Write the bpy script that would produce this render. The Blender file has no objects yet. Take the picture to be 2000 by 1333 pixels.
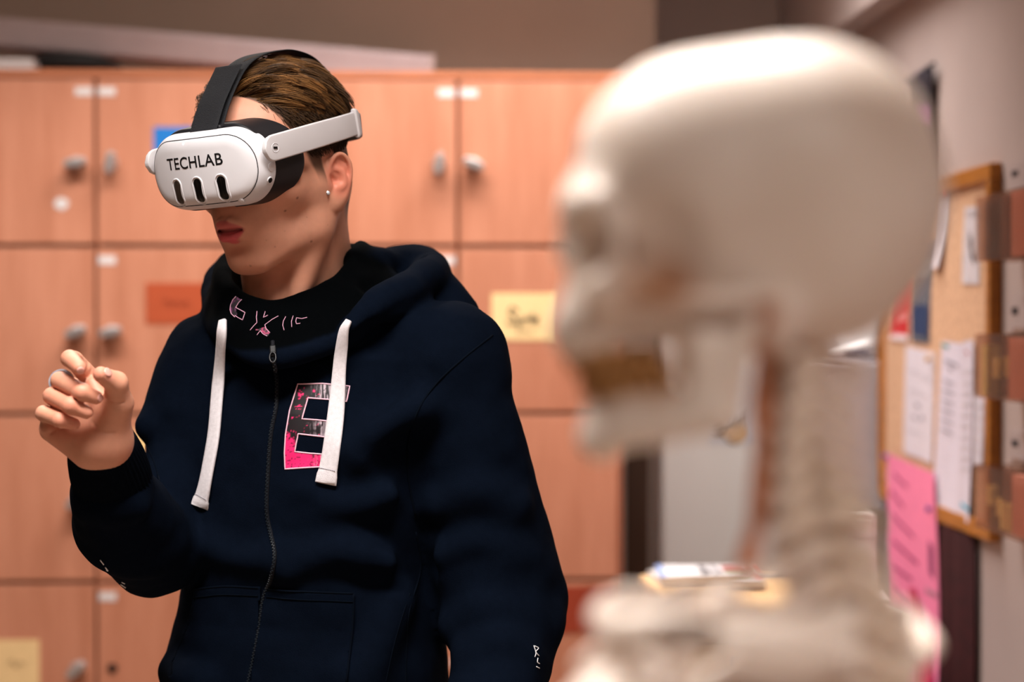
import bpy, math, random
import numpy as np
from mathutils import Vector, Matrix, Euler
from mathutils.bvhtree import BVHTree

random.seed(7)
RNG = np.random.default_rng(7)
scene = bpy.context.scene
COL = scene.collection
D2R = math.pi / 180

# ------------------------------------------------------------------ camera
LENS = 70.0
FPX = LENS / 36.0 * 2000.0
CAM = Vector((0.0, 0.0, 1.5))
CROT = Euler(((90 - 0.53) * D2R, 0, -2.2 * D2R)).to_matrix()


def ray(u, v):
    return CROT @ Vector(((u - 1000) / FPX, (666.5 - v) / FPX, -1.0))


def P(u, v, d):
    return CAM + ray(u, v) * d


def on_x(u, v, X):
    r = ray(u, v)
    return CAM + r * ((X - CAM.x) / r.x)


def on_y(u, v, Y):
    r = ray(u, v)
    return CAM + r * ((Y - CAM.y) / r.y)


def on_z(u, v, Z):
    r = ray(u, v)
    return CAM + r * ((Z - CAM.z) / r.z)


# ------------------------------------------------------------------ object helpers
def wm(o):
    m = o.matrix_basis.copy()
    return (wm(o.parent) @ m) if o.parent else m


def tag(o, label=None, cat=None, group=None, kind=None):
    if label: o['label'] = label
    if cat: o['category'] = cat
    if group: o['group'] = group
    if kind: o['kind'] = kind
    return o


def empty(name, loc, label=None, cat=None, group=None, rz=0.0):
    o = bpy.data.objects.new(name, None)
    o.empty_display_size = 0.05
    COL.objects.link(o)
    o.location = loc
    o.rotation_euler = (0, 0, rz)
    tag(o, label, cat, group)
    return o


def mesh_obj(name, verts, faces, mat=None, parent=None, smooth=False, local=False, cols=None, auto=None):
    """verts in world coordinates (or the parent's own when local) -> one mesh object"""
    v = np.asarray(verts, dtype=np.float64).reshape(-1, 3)
    if parent is not None and not local:
        M = np.array(wm(parent).inverted())
        v = v @ M[:3, :3].T + M[:3, 3]
    me = bpy.data.meshes.new(name)
    if isinstance(faces, np.ndarray):
        nf, k = faces.shape
        me.vertices.add(len(v)); me.loops.add(nf * k); me.polygons.add(nf)
        me.vertices.foreach_set('co', v.astype(np.float32).ravel())
        me.loops.foreach_set('vertex_index', faces.astype(np.int32).ravel())
        me.polygons.foreach_set('loop_start', np.arange(0, nf * k, k, dtype=np.int32))
        me.polygons.foreach_set('loop_total', np.full(nf, k, dtype=np.int32))
        me.update(calc_edges=True)
    else:
        me.from_pydata(v.tolist(), [], faces)
        me.update()
    if smooth:
        me.polygons.foreach_set('use_smooth', np.ones(len(me.polygons), dtype=bool))
    if cols is not None:
        at = me.color_attributes.new('Col', 'FLOAT_COLOR', 'POINT')
        c = np.ones((len(v), 4), dtype=np.float32); c[:, :3] = cols
        at.data.foreach_set('color', c.ravel())
    if mat: me.materials.append(mat)
    o = bpy.data.objects.new(name, me)
    COL.objects.link(o)
    if parent is not None: o.parent = parent
    if auto is not None and not smooth:
        me.polygons.foreach_set('use_smooth', np.ones(len(me.polygons), dtype=bool))
        if hasattr(me, 'set_sharp_from_angle'):
            me.set_sharp_from_angle(angle=auto * D2R)
    return o


def bevel(o, w, seg=2, ang=30):
    m = o.modifiers.new('bevel', 'BEVEL')
    m.width = w; m.segments = seg; m.limit_method = 'ANGLE'; m.angle_limit = ang * D2R
    return o


class MB:
    """collects simple shapes; build() links them as one mesh object"""
    def __init__(s):
        s.v = []; s.f = []

    def add(s, vs, fs):
        n = len(s.v)
        s.v += [tuple(p) for p in vs]
        s.f += [tuple(i + n for i in f) for f in fs]
        return s

    def box(s, lo, hi):
        x0, y0, z0 = lo; x1, y1, z1 = hi
        return s.add([(x0, y0, z0), (x1, y0, z0), (x1, y1, z0), (x0, y1, z0), (x0, y0, z1), (x1, y0, z1), (x1, y1, z1), (x0, y1, z1)],
                     [(0, 3, 2, 1), (4, 5, 6, 7), (0, 1, 5, 4), (1, 2, 6, 5), (2, 3, 7, 6), (3, 0, 4, 7)])

    def obox(s, c, half, R):
        c = Vector(c)
        vs = []
        for z in (-1, 1):
            for (x, y) in ((-1, -1), (1, -1), (1, 1), (-1, 1)):
                vs.append(c + R @ Vector((x * half[0], y * half[1], z * half[2])))
        return s.add(vs, [(0, 3, 2, 1), (4, 5, 6, 7), (0, 1, 5, 4), (1, 2, 6, 5), (2, 3, 7, 6), (3, 0, 4, 7)])

    def slab(s, pts, off):
        """polygon pts (3d) thickened by the vector off"""
        n = len(pts); off = Vector(off)
        a = [Vector(p) for p in pts]; b = [p + off for p in a]
        fs = [tuple(range(n))[::-1], tuple(range(n, 2 * n))]
        fs += [(i, (i + 1) % n, n + (i + 1) % n, n + i) for i in range(n)]
        return s.add(a + b, fs)

    def lathe(s, prof, M=Matrix.Identity(4), seg=24):
        """prof [(r,z)] turned about local z of M"""
        vs = []; fs = []
        k = len(prof)
        for i in range(seg):
            a = 2 * math.pi * i / seg
            for (r, z) in prof:
                vs.append(M @ Vector((r * math.cos(a), r * math.sin(a), z)))
        for i in range(seg):
            j = (i + 1) % seg
            for q in range(k - 1):
                fs.append((i * k + q, j * k + q, j * k + q + 1, i * k + q + 1))
        n0 = len(vs)
        if prof[0][0] > 1e-6:
            fs.append(tuple(i * k for i in range(seg))[::-1])
        if prof[-1][0] > 1e-6:
            fs.append(tuple(i * k + k - 1 for i in range(seg)))
        return s.add(vs, fs)

    def tube(s, pts, r, seg=8, closed=False):
        pts = [Vector(p) for p in pts]; n = len(pts)
        rs = r if hasattr(r, '__len__') else [r] * n
        up = Vector((0.0123, 0.03, 1)).normalized()
        vs = []; fs = []
        prev = None
        for i, p in enumerate(pts):
            if closed: t = pts[(i + 1) % n] - pts[i - 1]
            else: t = pts[min(i + 1, n - 1)] - pts[max(i - 1, 0)]
            t.normalize()
            if prev is None:
                ref = up if abs(t.dot(up)) < .95 else Vector((1, 0, 0))
                a = t.cross(ref).normalized()
            else:
                a = (prev - t * prev.dot(t)).normalized()
            prev = a
            b = t.cross(a)
            for q in range(seg):
                w = 2 * math.pi * q / seg
                vs.append(p + (a * math.cos(w) + b * math.sin(w)) * rs[i])
        m = n if closed else n - 1
        for i in range(m):
            j = (i + 1) % n
            for q in range(seg):
                q2 = (q + 1) % seg
                fs.append((i * seg + q, i * seg + q2, j * seg + q2, j * seg + q))
        if not closed:
            fs.append(tuple(range(seg))[::-1]); fs.append(tuple((n - 1) * seg + q for q in range(seg)))
        return s.add(vs, fs)

    def build(s, name, mat, parent=None, smooth=False, local=False, auto=None):
        return mesh_obj(name, s.v, s.f, mat, parent, smooth, local, auto=auto)


def catmull(pts, n=8, closed=False):
    P_ = [np.array(p, dtype=float) for p in pts]
    m = len(P_); out = []
    segs = m if closed else m - 1
    for i in range(segs):
        if closed:
            p0, p1, p2, p3 = P_[i - 1], P_[i], P_[(i + 1) % m], P_[(i + 2) % m]
        else:
            p1, p2 = P_[i], P_[i + 1]
            p0 = P_[i - 1] if i > 0 else 2 * p1 - p2
            p3 = P_[i + 2] if i + 2 < m else 2 * p2 - p1
        for k in range(n):
            t = k / n
            out.append(0.5 * ((2 * p1) + (-p0 + p2) * t + (2 * p0 - 5 * p1 + 4 * p2 - p3) * t * t + (-p0 + 3 * p1 - 3 * p2 + p3) * t ** 3))
    if not closed: out.append(P_[-1])
    return out


# ------------------------------------------------------------------ materials
def lin(c):
    return tuple(((x / 255) / 12.92 if x / 255 <= 0.04045 else ((x / 255 + 0.055) / 1.055) ** 2.4) for x in c)


def new_mat(name):
    m = bpy.data.materials.new(name)
    m.use_nodes = True
    nt = m.node_tree
    b = nt.nodes['Principled BSDF']
    return m, nt, b


def link(nt, a, ao, b, bi):
    nt.links.new(a.outputs[ao], b.inputs[bi])


def simple(name, col, rough=.6, spec=.5, metal=0.0, noise=0.0, nscale=20.0, bump=0.0, bscale=200.0, stretch=(1, 1, 1), coat=0.0, sheen=0.0, sss=0.0, emit=None, estr=0.0):
    """flat colour with a procedural variation (noise = strength) and fine bump"""
    m, nt, b = new_mat(name)
    c = lin(col)
    b.inputs['Base Color'].default_value = (*c, 1)
    b.inputs['Roughness'].default_value = rough
    b.inputs['Specular IOR Level'].default_value = spec
    b.inputs['Metallic'].default_value = metal
    b.inputs['Coat Weight'].default_value = coat
    b.inputs['Sheen Weight'].default_value = sheen
    if sss:
        b.inputs['Subsurface Weight'].default_value = sss
        b.inputs['Subsurface Radius'].default_value = (1, .35, .2)
        b.inputs['Subsurface Scale'].default_value = .006
    if emit:
        b.inputs['Emission Color'].default_value = (*lin(emit), 1)
        b.inputs['Emission Strength'].default_value = estr
    if noise or bump:
        tc = nt.nodes.new('ShaderNodeTexCoord')
        mp = nt.nodes.new('ShaderNodeMapping')
        mp.inputs['Scale'].default_value = stretch
        link(nt, tc, 'Object', mp, 'Vector')
    if noise:
        n = nt.nodes.new('ShaderNodeTexNoise')
        n.inputs['Scale'].default_value = nscale; n.inputs['Detail'].default_value = 5
        link(nt, mp, 'Vector', n, 'Vector')
        r = nt.nodes.new('ShaderNodeValToRGB')
        r.color_ramp.elements[0].position = .3; r.color_ramp.elements[1].position = .7
        r.color_ramp.elements[0].color = (*[x * (1 - noise) for x in c], 1)
        r.color_ramp.elements[1].color = (*[min(1, x * (1 + noise)) for x in c], 1)
        link(nt, n, 'Fac', r, 'Fac'); link(nt, r, 'Color', b, 'Base Color')
    if bump:
        n2 = nt.nodes.new('ShaderNodeTexNoise')
        n2.inputs['Scale'].default_value = bscale; n2.inputs['Detail'].default_value = 3
        link(nt, mp, 'Vector', n2, 'Vector')
        bp = nt.nodes.new('ShaderNodeBump')
        bp.inputs['Strength'].default_value = bump; bp.inputs['Distance'].default_value = .002
        link(nt, n2, 'Fac', bp, 'Height'); link(nt, bp, 'Normal', b, 'Normal')
    return m


def wood(name, c0, c1, scale=(9, 9, .8), rough=.45, dist=1.5):
    m, nt, b = new_mat(name)
    tc = nt.nodes.new('ShaderNodeTexCoord'); mp = nt.nodes.new('ShaderNodeMapping')
    mp.inputs['Scale'].default_value = scale
    oi = nt.nodes.new('ShaderNodeObjectInfo')
    mul = nt.nodes.new('ShaderNodeMath'); mul.operation = 'MULTIPLY'; mul.inputs[1].default_value = 13.0
    link(nt, oi, 'Random', mul, 0); link(nt, mul, 0, mp, 'Location')
    link(nt, tc, 'Object', mp, 'Vector')
    n = nt.nodes.new('ShaderNodeTexNoise'); n.inputs['Scale'].default_value = 2.2; n.inputs['Detail'].default_value = 6
    n.inputs['Distortion'].default_value = dist * .2
    link(nt, mp, 'Vector', n, 'Vector')
    n2 = nt.nodes.new('ShaderNodeTexNoise'); n2.inputs['Scale'].default_value = 14; n2.inputs['Detail'].default_value = 4
    link(nt, mp, 'Vector', n2, 'Vector')
    mx = nt.nodes.new('ShaderNodeMix'); mx.data_type = 'FLOAT'; mx.inputs['Factor'].default_value = .35
    link(nt, n, 'Fac', mx, 'A'); link(nt, n2, 'Fac', mx, 'B')
    r = nt.nodes.new('ShaderNodeValToRGB')
    r.color_ramp.elements[0].position = .32; r.color_ramp.elements[1].position = .68
    r.color_ramp.elements[0].color = (*lin(c0), 1); r.color_ramp.elements[1].color = (*lin(c1), 1)
    link(nt, mx, 'Result', r, 'Fac'); link(nt, r, 'Color', b, 'Base Color')
    b.inputs['Roughness'].default_value = rough
    b.inputs['Specular IOR Level'].default_value = .35
    return m


def colattr(name, rough=.5, spec=.4, sss=0.0, bump=0.0, bscale=500.0, noise=0.0, nscale=60.0, sheen=0.0, sss_r=(1, .35, .2), sss_s=.006):
    """colour from the mesh's own point colours (true surface colour), with procedural mottling"""
    m, nt, b = new_mat(name)
    a = nt.nodes.new('ShaderNodeAttribute'); a.attribute_name = 'Col'
    src, so = a, 'Color'
    tc = nt.nodes.new('ShaderNodeTexCoord')
    if noise:
        n = nt.nodes.new('ShaderNodeTexNoise'); n.inputs['Scale'].default_value = nscale; n.inputs['Detail'].default_value = 6
        link(nt, tc, 'Object', n, 'Vector')
        mr = nt.nodes.new('ShaderNodeMapRange'); mr.inputs['To Min'].default_value = 1 - noise; mr.inputs['To Max'].default_value = 1 + noise
        link(nt, n, 'Fac', mr, 'Value')
        vm = nt.nodes.new('ShaderNodeVectorMath'); vm.operation = 'SCALE'
        link(nt, a, 'Color', vm, 'Vector'); link(nt, mr, 'Result', vm, 'Scale')
        src, so = vm, 'Vector'
    link(nt, src, so, b, 'Base Color')
    b.inputs['Roughness'].default_value = rough; b.inputs['Specular IOR Level'].default_value = spec
    b.inputs['Sheen Weight'].default_value = sheen
    if sss:
        b.inputs['Subsurface Weight'].default_value = sss
        b.inputs['Subsurface Radius'].default_value = sss_r
        b.inputs['Subsurface Scale'].default_value = sss_s
    if bump:
        n2 = nt.nodes.new('ShaderNodeTexNoise'); n2.inputs['Scale'].default_value = bscale; n2.inputs['Detail'].default_value = 3
        link(nt, tc, 'Object', n2, 'Vector')
        bp = nt.nodes.new('ShaderNodeBump'); bp.inputs['Strength'].default_value = bump; bp.inputs['Distance'].default_value = .001
        link(nt, n2, 'Fac', bp, 'Height'); link(nt, bp, 'Normal', b, 'Normal')
    return m


# ------------------------------------------------------------------ signed-distance modelling
def _smin(a, b, k):
    if k <= 0: return np.minimum(a, b)
    h = np.clip(.5 + .5 * (b - a) / k, 0, 1)
    return b * (1 - h) + a * h - k * h * (1 - h)


class Frame:
    """local frame: world = R @ p + t (columns of R are the local axes)"""
    def __init__(s, R=None, t=(0, 0, 0)):
        s.R = np.eye(3) if R is None else np.array(R, dtype=float)
        s.t = np.array(t, dtype=float)

    def w(s, p):
        return s.R @ np.array(p, dtype=float) + s.t

    def l(s, p):
        return (np.asarray(p, dtype=float) - s.t) @ s.R


WORLD = Frame()


class SDF:
    def __init__(s, lo, hi, h):
        s.h = h
        s.lo = np.array(lo, dtype=float); n = np.ceil((np.array(hi) - s.lo) / h).astype(int) + 1
        s.ax = [(s.lo[i] + h * np.arange(n[i])).astype(np.float32) for i in range(3)]
        s.f = np.full(n, .05, dtype=np.float32)

    def _win(s, lo, hi, m):
        sl = []
        for i in range(3):
            a = int(max(0, math.floor((lo[i] - m - s.lo[i]) / s.h)))
            b = int(min(len(s.ax[i]), math.ceil((hi[i] + m - s.lo[i]) / s.h) + 1))
            if b - a < 2: return None
            sl.append(slice(a, b))
        return tuple(sl)

    def _apply(s, sl, d, k, op):
        f = s.f[sl]
        if op == 'u': s.f[sl] = _smin(f, d, k)
        elif op == 's': s.f[sl] = -_smin(-f, d, k)
        elif op == 'i': s.f[sl] = -_smin(-f, -d, k)

    def pts(s, sl, fr=WORLD):
        x = s.ax[0][sl[0]][:, None, None]; y = s.ax[1][sl[1]][None, :, None]; z = s.ax[2][sl[2]][None, None, :]
        if fr is WORLD: return x, y, z
        R = fr.R.astype(np.float32); t = fr.t.astype(np.float32)
        x = x - t[0]; y = y - t[1]; z = z - t[2]
        return tuple(R[0, i] * x + R[1, i] * y + R[2, i] * z for i in range(3))

    def ell(s, c, r, k=.01, op='u', fr=WORLD, R=None):
        """ellipsoid: centre c, radii r, in frame fr (R: own rotation inside the frame)"""
        c = np.array(c, float); r = np.array(r, float)
        f2 = Frame(fr.R if R is None else fr.R @ np.array(R), fr.w(c))
        e = np.sqrt(((f2.R * r) ** 2).sum(1))
        sl = s._win(f2.t - e, f2.t + e, 1.6 * k + .004 + 2 * s.h)
        if sl is None: return s
        X, Y, Z = s.pts(sl, f2)
        a, b, cc = [np.float32(q) for q in r]
        k0 = np.sqrt((X / a) ** 2 + (Y / b) ** 2 + (Z / cc) ** 2)
        k1 = np.sqrt((X / a ** 2) ** 2 + (Y / b ** 2) ** 2 + (Z / cc ** 2) ** 2) + 1e-6
        d = k0 * (k0 - 1) / k1
        d = np.where(k0 < .25, -min(r) * (1 - k0), d)
        s._apply(sl, d, k, op)
        return s

    def cone(s, a, b, ra, rb, k=.01, op='u', fr=WORLD):
        a = fr.w(a); b = fr.w(b)
        lo = np.minimum(a - ra, b - rb); hi = np.maximum(a + ra, b + rb)
        sl = s._win(lo, hi, 1.7 * k + .002 + 2 * s.h)
        if sl is None: return s
        s._apply(sl, s._cone(sl, a, b, ra, rb), k, op)
        return s

    def _cone(s, sl, a, b, ra, rb):
        X, Y, Z = s.pts(sl)
        v = (b - a).astype(np.float32); L = np.float32(max(1e-10, (v * v).sum()))
        px, py, pz = X - np.float32(a[0]), Y - np.float32(a[1]), Z - np.float32(a[2])
        t = np.clip((px * v[0] + py * v[1] + pz * v[2]) / L, 0, 1)
        return np.sqrt((px - t * v[0]) ** 2 + (py - t * v[1]) ** 2 + (pz - t * v[2]) ** 2) - (np.float32(ra) + np.float32(rb - ra) * t)

    def chain(s, pts, rs, k=.01, op='u', fr=WORLD, closed=False):
        pts = [fr.w(p) for p in pts]; n = len(pts)
        if not hasattr(rs, '__len__'): rs = [rs] * n
        lo = np.min([p - r for p, r in zip(pts, rs)], 0); hi = np.max([p + r for p, r in zip(pts, rs)], 0)
        sl = s._win(lo, hi, 1.7 * k + .002 + 2 * s.h)
        if sl is None: return s
        d = None
        for i in range(n if closed else n - 1):
            j = (i + 1) % n
            e = s._cone(sl, pts[i], pts[j], rs[i], rs[j])
            d = e if d is None else np.minimum(d, e)
        s._apply(sl, d, k, op)
        return s

    def box(s, c, half, r=.003, k=.0, op='u', fr=WORLD, R=None):
        c = np.array(c, float); half = np.array(half, float)
        f2 = Frame(fr.R if R is None else fr.R @ np.array(R), fr.w(c))
        e = (np.abs(f2.R) * half).sum(1)
        sl = s._win(f2.t - e, f2.t + e, k + 2 * s.h)
        if sl is None: return s
        q = [np.abs(p) - np.float32(hh - r) for p, hh in zip(s.pts(sl, f2), half)]
        d = np.sqrt(sum(np.maximum(p, 0) ** 2 for p in q)) + np.minimum(np.maximum(np.maximum(q[0], q[1]), q[2]), 0) - np.float32(r)
        s._apply(sl, d, k, op)
        return s

    def fn(s, func, lo, hi, k=.0, op='u', fr=WORLD):
        """func(X,Y,Z) in frame fr; lo/hi: box in frame coordinates"""
        cs = np.array([fr.w((x, y, z)) for x in (lo[0], hi[0]) for y in (lo[1], hi[1]) for z in (lo[2], hi[2])])
        sl = s._win(cs.min(0), cs.max(0), k + 2 * s.h)
        if sl is None: return s
        s._apply(sl, func(*s.pts(sl, fr)).astype(np.float32), k, op)
        return s

    def hit(s, u, v, d0=1.95, d1=2.5):
        """first surface point met along the view line through a photo point"""
        d = np.arange(d0, d1, .0004); r = np.array(ray(u, v)); p = np.array(CAM)[None] + d[:, None] * r[None]
        i = np.round((p - s.lo) / s.h).astype(int)
        ok = ((i >= 0) & (i < np.array(s.f.shape))).all(1)
        i = np.clip(i, 0, np.array(s.f.shape) - 1)
        val = np.where(ok, s.f[i[:, 0], i[:, 1], i[:, 2]], 1)
        k = np.argmax(val < 0)
        return p[k]

    def mesh(s, smooth=1):
        f = s.f; S = f < 0
        n = np.array(f.shape)
        cnt = np.zeros(n - 1, dtype=np.uint8)
        for a in (0, 1):
            for b in (0, 1):
                for c in (0, 1):
                    cnt += S[a:n[0] - 1 + a, b:n[1] - 1 + b, c:n[2] - 1 + c]
        act = (cnt > 0) & (cnt < 8)
        I = np.argwhere(act)
        idx = np.full(n - 1, -1, dtype=np.int32); idx[act] = np.arange(len(I), dtype=np.int32)
        corn = np.array([(a, b, c) for a in (0, 1) for b in (0, 1) for c in (0, 1)])
        val = np.stack([f[I[:, 0] + c[0], I[:, 1] + c[1], I[:, 2] + c[2]] for c in corn], 1)
        acc = np.zeros((len(I), 3)); num = np.zeros(len(I))
        for p in range(8):
            for q in range(p + 1, 8):
                if np.abs(corn[p] - corn[q]).sum() != 1: continue
                fa, fb = val[:, p], val[:, q]
                m = (fa < 0) != (fb < 0)
                t = np.where(m, fa / np.where(m, fa - fb, 1), 0)
                pt = corn[p] + t[:, None] * (corn[q] - corn[p])
                acc += np.where(m[:, None], pt, 0); num += m
        V = s.lo + s.h * (I + acc / num[:, None])
        F = []
        for ax in range(3):
            b, c = (ax + 1) % 3, (ax + 2) % 3
            sa = [slice(None)] * 3; sb = [slice(None)] * 3
            sa[ax] = slice(0, -1); sb[ax] = slice(1, None)
            A, B = S[tuple(sa)], S[tuple(sb)]
            E = np.argwhere(A != B)
            E = E[(E[:, b] > 0) & (E[:, c] > 0) & (E[:, b] < n[b] - 1) & (E[:, c] < n[c] - 1)]
            if len(E) == 0: continue
            inside_first = A[E[:, 0], E[:, 1], E[:, 2]]
            def cell(db, dc):
                e = E.copy(); e[:, b] += db; e[:, c] += dc
                return idx[e[:, 0], e[:, 1], e[:, 2]]
            q = np.stack([cell(-1, -1), cell(0, -1), cell(0, 0), cell(-1, 0)], 1)
            q[~inside_first] = q[~inside_first][:, ::-1]
            F.append(q)
        F = np.concatenate(F)
        F = F[(F >= 0).all(1)]
        for _ in range(smooth):
            V = relax(V, F, .5); V = relax(V, F, -.52)
        return V, F


def relax(V, F, lam):
    acc = np.zeros_like(V); num = np.zeros(len(V))
    for i in range(F.shape[1]):
        a, b = F[:, i], F[:, (i + 1) % F.shape[1]]
        for q in range(3):
            acc[:, q] += np.bincount(a, V[b, q], len(V)) + np.bincount(b, V[a, q], len(V))
        num += np.bincount(a, minlength=len(V)) + np.bincount(b, minlength=len(V))
    ok = num > 0
    W = V.copy()
    W[ok] += lam * (acc[ok] / num[ok][:, None] - V[ok])
    return W


def normals(V, F):
    a = V[F[:, 2]] - V[F[:, 0]]; b = V[F[:, 3]] - V[F[:, 1]]
    fn = np.cross(a, b); N = np.zeros_like(V)
    for i in range(4):
        for q in range(3):
            N[:, q] += np.bincount(F[:, i], fn[:, q], len(V))
    return N / (np.linalg.norm(N, axis=1)[:, None] + 1e-12)


def vnoise(p, scale, seed=0):
    """smooth value noise, p (n,3) -> (n,) in -1..1"""
    rng = np.random.default_rng(seed); T = rng.uniform(-1, 1, (32, 32, 32))
    q = np.asarray(p) * scale + 100; i = np.floor(q).astype(int); f = q - i; f = f * f * (3 - 2 * f)
    r = 0
    for a in (0, 1):
        for b in (0, 1):
            for c in (0, 1):
                w = (f[:, 0] if a else 1 - f[:, 0]) * (f[:, 1] if b else 1 - f[:, 1]) * (f[:, 2] if c else 1 - f[:, 2])
                r = r + w * T[(i[:, 0] + a) % 32, (i[:, 1] + b) % 32, (i[:, 2] + c) % 32]
    return r


def bvh(V, F):
    return BVHTree.FromPolygons([tuple(p) for p in V], [tuple(int(i) for i in q) for q in F])


def sstep(x, a, b):
    t = np.clip((x - a) / (b - a), 0, 1)
    return t * t * (3 - 2 * t)
# ================================================================== the room
W = 0.95            # right wall plane
LY = 4.20           # locker fronts
M_wall = simple('wall_paint', (170, 153, 149), .85, .3, noise=.03, nscale=6, bump=.15, bscale=120)
M_backwall = simple('back_wall_paint', (166, 148, 138), .85, .3, noise=.03, nscale=6, bump=.15, bscale=120)
M_ceil = simple('ceiling_paint', (205, 196, 190), .9, .2, noise=.02)
M_floor = simple('floor_linoleum', (150, 128, 110), .5, .4, noise=.12, nscale=35)
M_beech = wood('beech_veneer', (174, 111, 84), (197, 134, 107), rough=.5)
M_beech_edge = simple('beech_edge', (176, 108, 76), .55, .3, noise=.08, nscale=12)
M_metal = simple('brushed_lock_metal', (186, 182, 182), .34, .5, metal=.7, noise=.06, nscale=60)
M_dark = simple('dark_hole', (16, 13, 12), .7, .2, noise=.1)
M_white = simple('white_paper', (212, 206, 206), .8, .2, noise=.02, nscale=30)
M_ink = simple('black_ink', (28, 26, 32), .7, .2, noise=.05)


def structure(name, mb, mat, smooth=False):
    o = mb.build(name, mat, None, smooth)
    o['kind'] = 'structure'
    return o


BX = on_y(1280, 60, 4.72).x      # right end of the wall behind the lockers
FARY = 5.15
structure('floor', MB().box((-4.2, -4.6, -.1), (W + .15, FARY + .15, 0)), M_floor)
structure('ceiling', MB().box((-4.2, -4.6, 2.75), (W + .15, FARY + .15, 2.85)), M_ceil)
structure('wall_right', MB().box((W, -4.6, 0), (W + .15, FARY + .15, 2.75)), M_wall)
structure('wall_left', MB().box((-4.2, -4.6, 0), (-4.05, FARY + .15, 2.75)), M_wall)
structure('wall_rear', MB().box((-4.05, -4.6, 0), (W, -4.45, 2.75)), M_wall)
structure('wall_back', MB().box((-4.05, 4.72, 0), (BX, FARY, 2.75)), M_backwall)
structure('wall_far', MB().box((BX, FARY, 0), (W, FARY + .15, 2.75)), M_wall)
sz = on_x(1708, 0, W - .06).z
structure('trim_soffit', MB().box((W - .06, 2.2, sz), (W, FARY, 2.75)), M_wall)

# ------------------------------------------------------------------ lockers
ROWH = .353
LTOP = on_y(600, 153, LY).z
DOORW = .338


def make_lock(parent, c, ang, keyhole=False):
    """turn-knob lock on the door face at c, finger grip turned by ang"""
    if keyhole:
        m = MB(); Mx = Matrix.Translation(c) @ Matrix.Rotation(math.pi / 2, 4, 'X')
        m.lathe([(.0105, -.001), (.0105, .0015), (.009, .002)], Mx, 20)
        return m.build('empty_lock_hole', M_dark, parent, auto=40)
    m = MB(); Mx = Matrix.Translation(c) @ Matrix.Rotation(math.pi / 2, 4, 'X') @ Matrix.Rotation(ang, 4, 'Z')
    m.lathe([(.0150, -.001), (.0150, .003), (.0140, .006), (.0125, .010), (.012, .014)], Mx, 28)
    # finger grip: a rounded bar across the rosette
    grip = [(-.0235, .005), (-.020, .0095), (0, .0115), (.020, .0095), (.0235, .005)]
    top = [(x, y) for x, y in grip] + [(x, -y) for x, y in grip[::-1]]
    lo = [Mx @ Vector((x, y, .011)) for x, y in top]; hi = [Mx @ Vector((x * .92, y * .72, .032)) for x, y in top]
    n = len(top)
    m.add(lo + hi, [tuple(range(n))[::-1], tuple(range(n, 2 * n))] + [(i, (i + 1) % n, n + (i + 1) % n, n + i) for i in range(n)])
    o = m.build('lock_knob', M_metal, parent, auto=35)
    return bevel(o, .0012, 2)


def locker_unit(xj, label, locks, tags, filler=0):
    """xj: x of the joint between the two door columns; five rows of doors"""
    x0, x1 = xj - DOORW - .012, xj + DOORW + .012
    root = empty('locker_cabinet', ((x0 + x1) / 2, LY + .25, 0), label, 'locker cabinet', 'beech locker cabinets along the back wall')
    c = MB()
    c.box((x0, LY + .020, .06), (x0 + .011, LY + .48, LTOP)); c.box((x1 - .011, LY + .020, .06), (x1, LY + .48, LTOP))
    c.box((xj - .009, LY + .024, .25), (xj + .009, LY + .47, LTOP - .02))
    c.box((x0 + .018, LY + .46, .06), (x1 - .018, LY + .48, LTOP))
    for r in range(6):
        z = LTOP - r * ROWH
        c.box((x0 + .018, LY + .022, z - .018), (x1 - .018, LY + .46, z))
    c.box((x0, LY, LTOP), (x1, LY + .485, LTOP + .016))
    if filler: c.box((x0 - filler, LY + .006, .06), (x0 - .0005, LY + .03, LTOP))
    bevel(c.build('carcass', M_beech_edge, root), .001, 1)
    MB().box((x0 + .02, LY + .06, 0), (x1 - .02, LY + .46, .24)).build('plinth', M_dark, root)
    for r in range(5):
        for side in (0, 1):
            z1 = LTOP - r * ROWH - .004; z0 = z1 - ROWH + .009
            a, b = (xj - DOORW, xj - .0035) if side == 0 else (xj + .0035, xj + DOORW)
            d = empty('door', ((a + b) / 2, LY, (z0 + z1) / 2)); d.parent = root
            d.location = Vector(d.location) - root.location
            bpy.data.objects.remove(d)
            door = mesh_obj('door', MB().box((a, LY, z0), (b, LY + .018, z1)).v, MB().box((0, 0, 0), (1, 1, 1)).f, M_beech, root)
            cen = Vector(((a + b) / 2, LY, (z0 + z1) / 2))
            # keep each door's origin at its own middle
            off = cen - root.location
            for vv in door.data.vertices: vv.co = vv.co - off
            door.location = off
            bevel(door, .0015, 2)
            lk = locks.get((r, side))
            if lk is not None:
                lx = (xj - .039) if side == 0 else (xj + .033)
                lz = (z0 + z1) / 2 - .004
                make_lock(door, Vector((lx, LY, lz)), lk if lk != 'hole' else 0, lk == 'hole')
            if (r, side) in tags:
                tx = (xj - .042) if side == 0 else (xj + .006)
                t = MB().box((tx, LY - .0008, z1 - .034), (tx + .036, LY, z1 - .017)).build('number_label', M_white, door)
    return root


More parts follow.
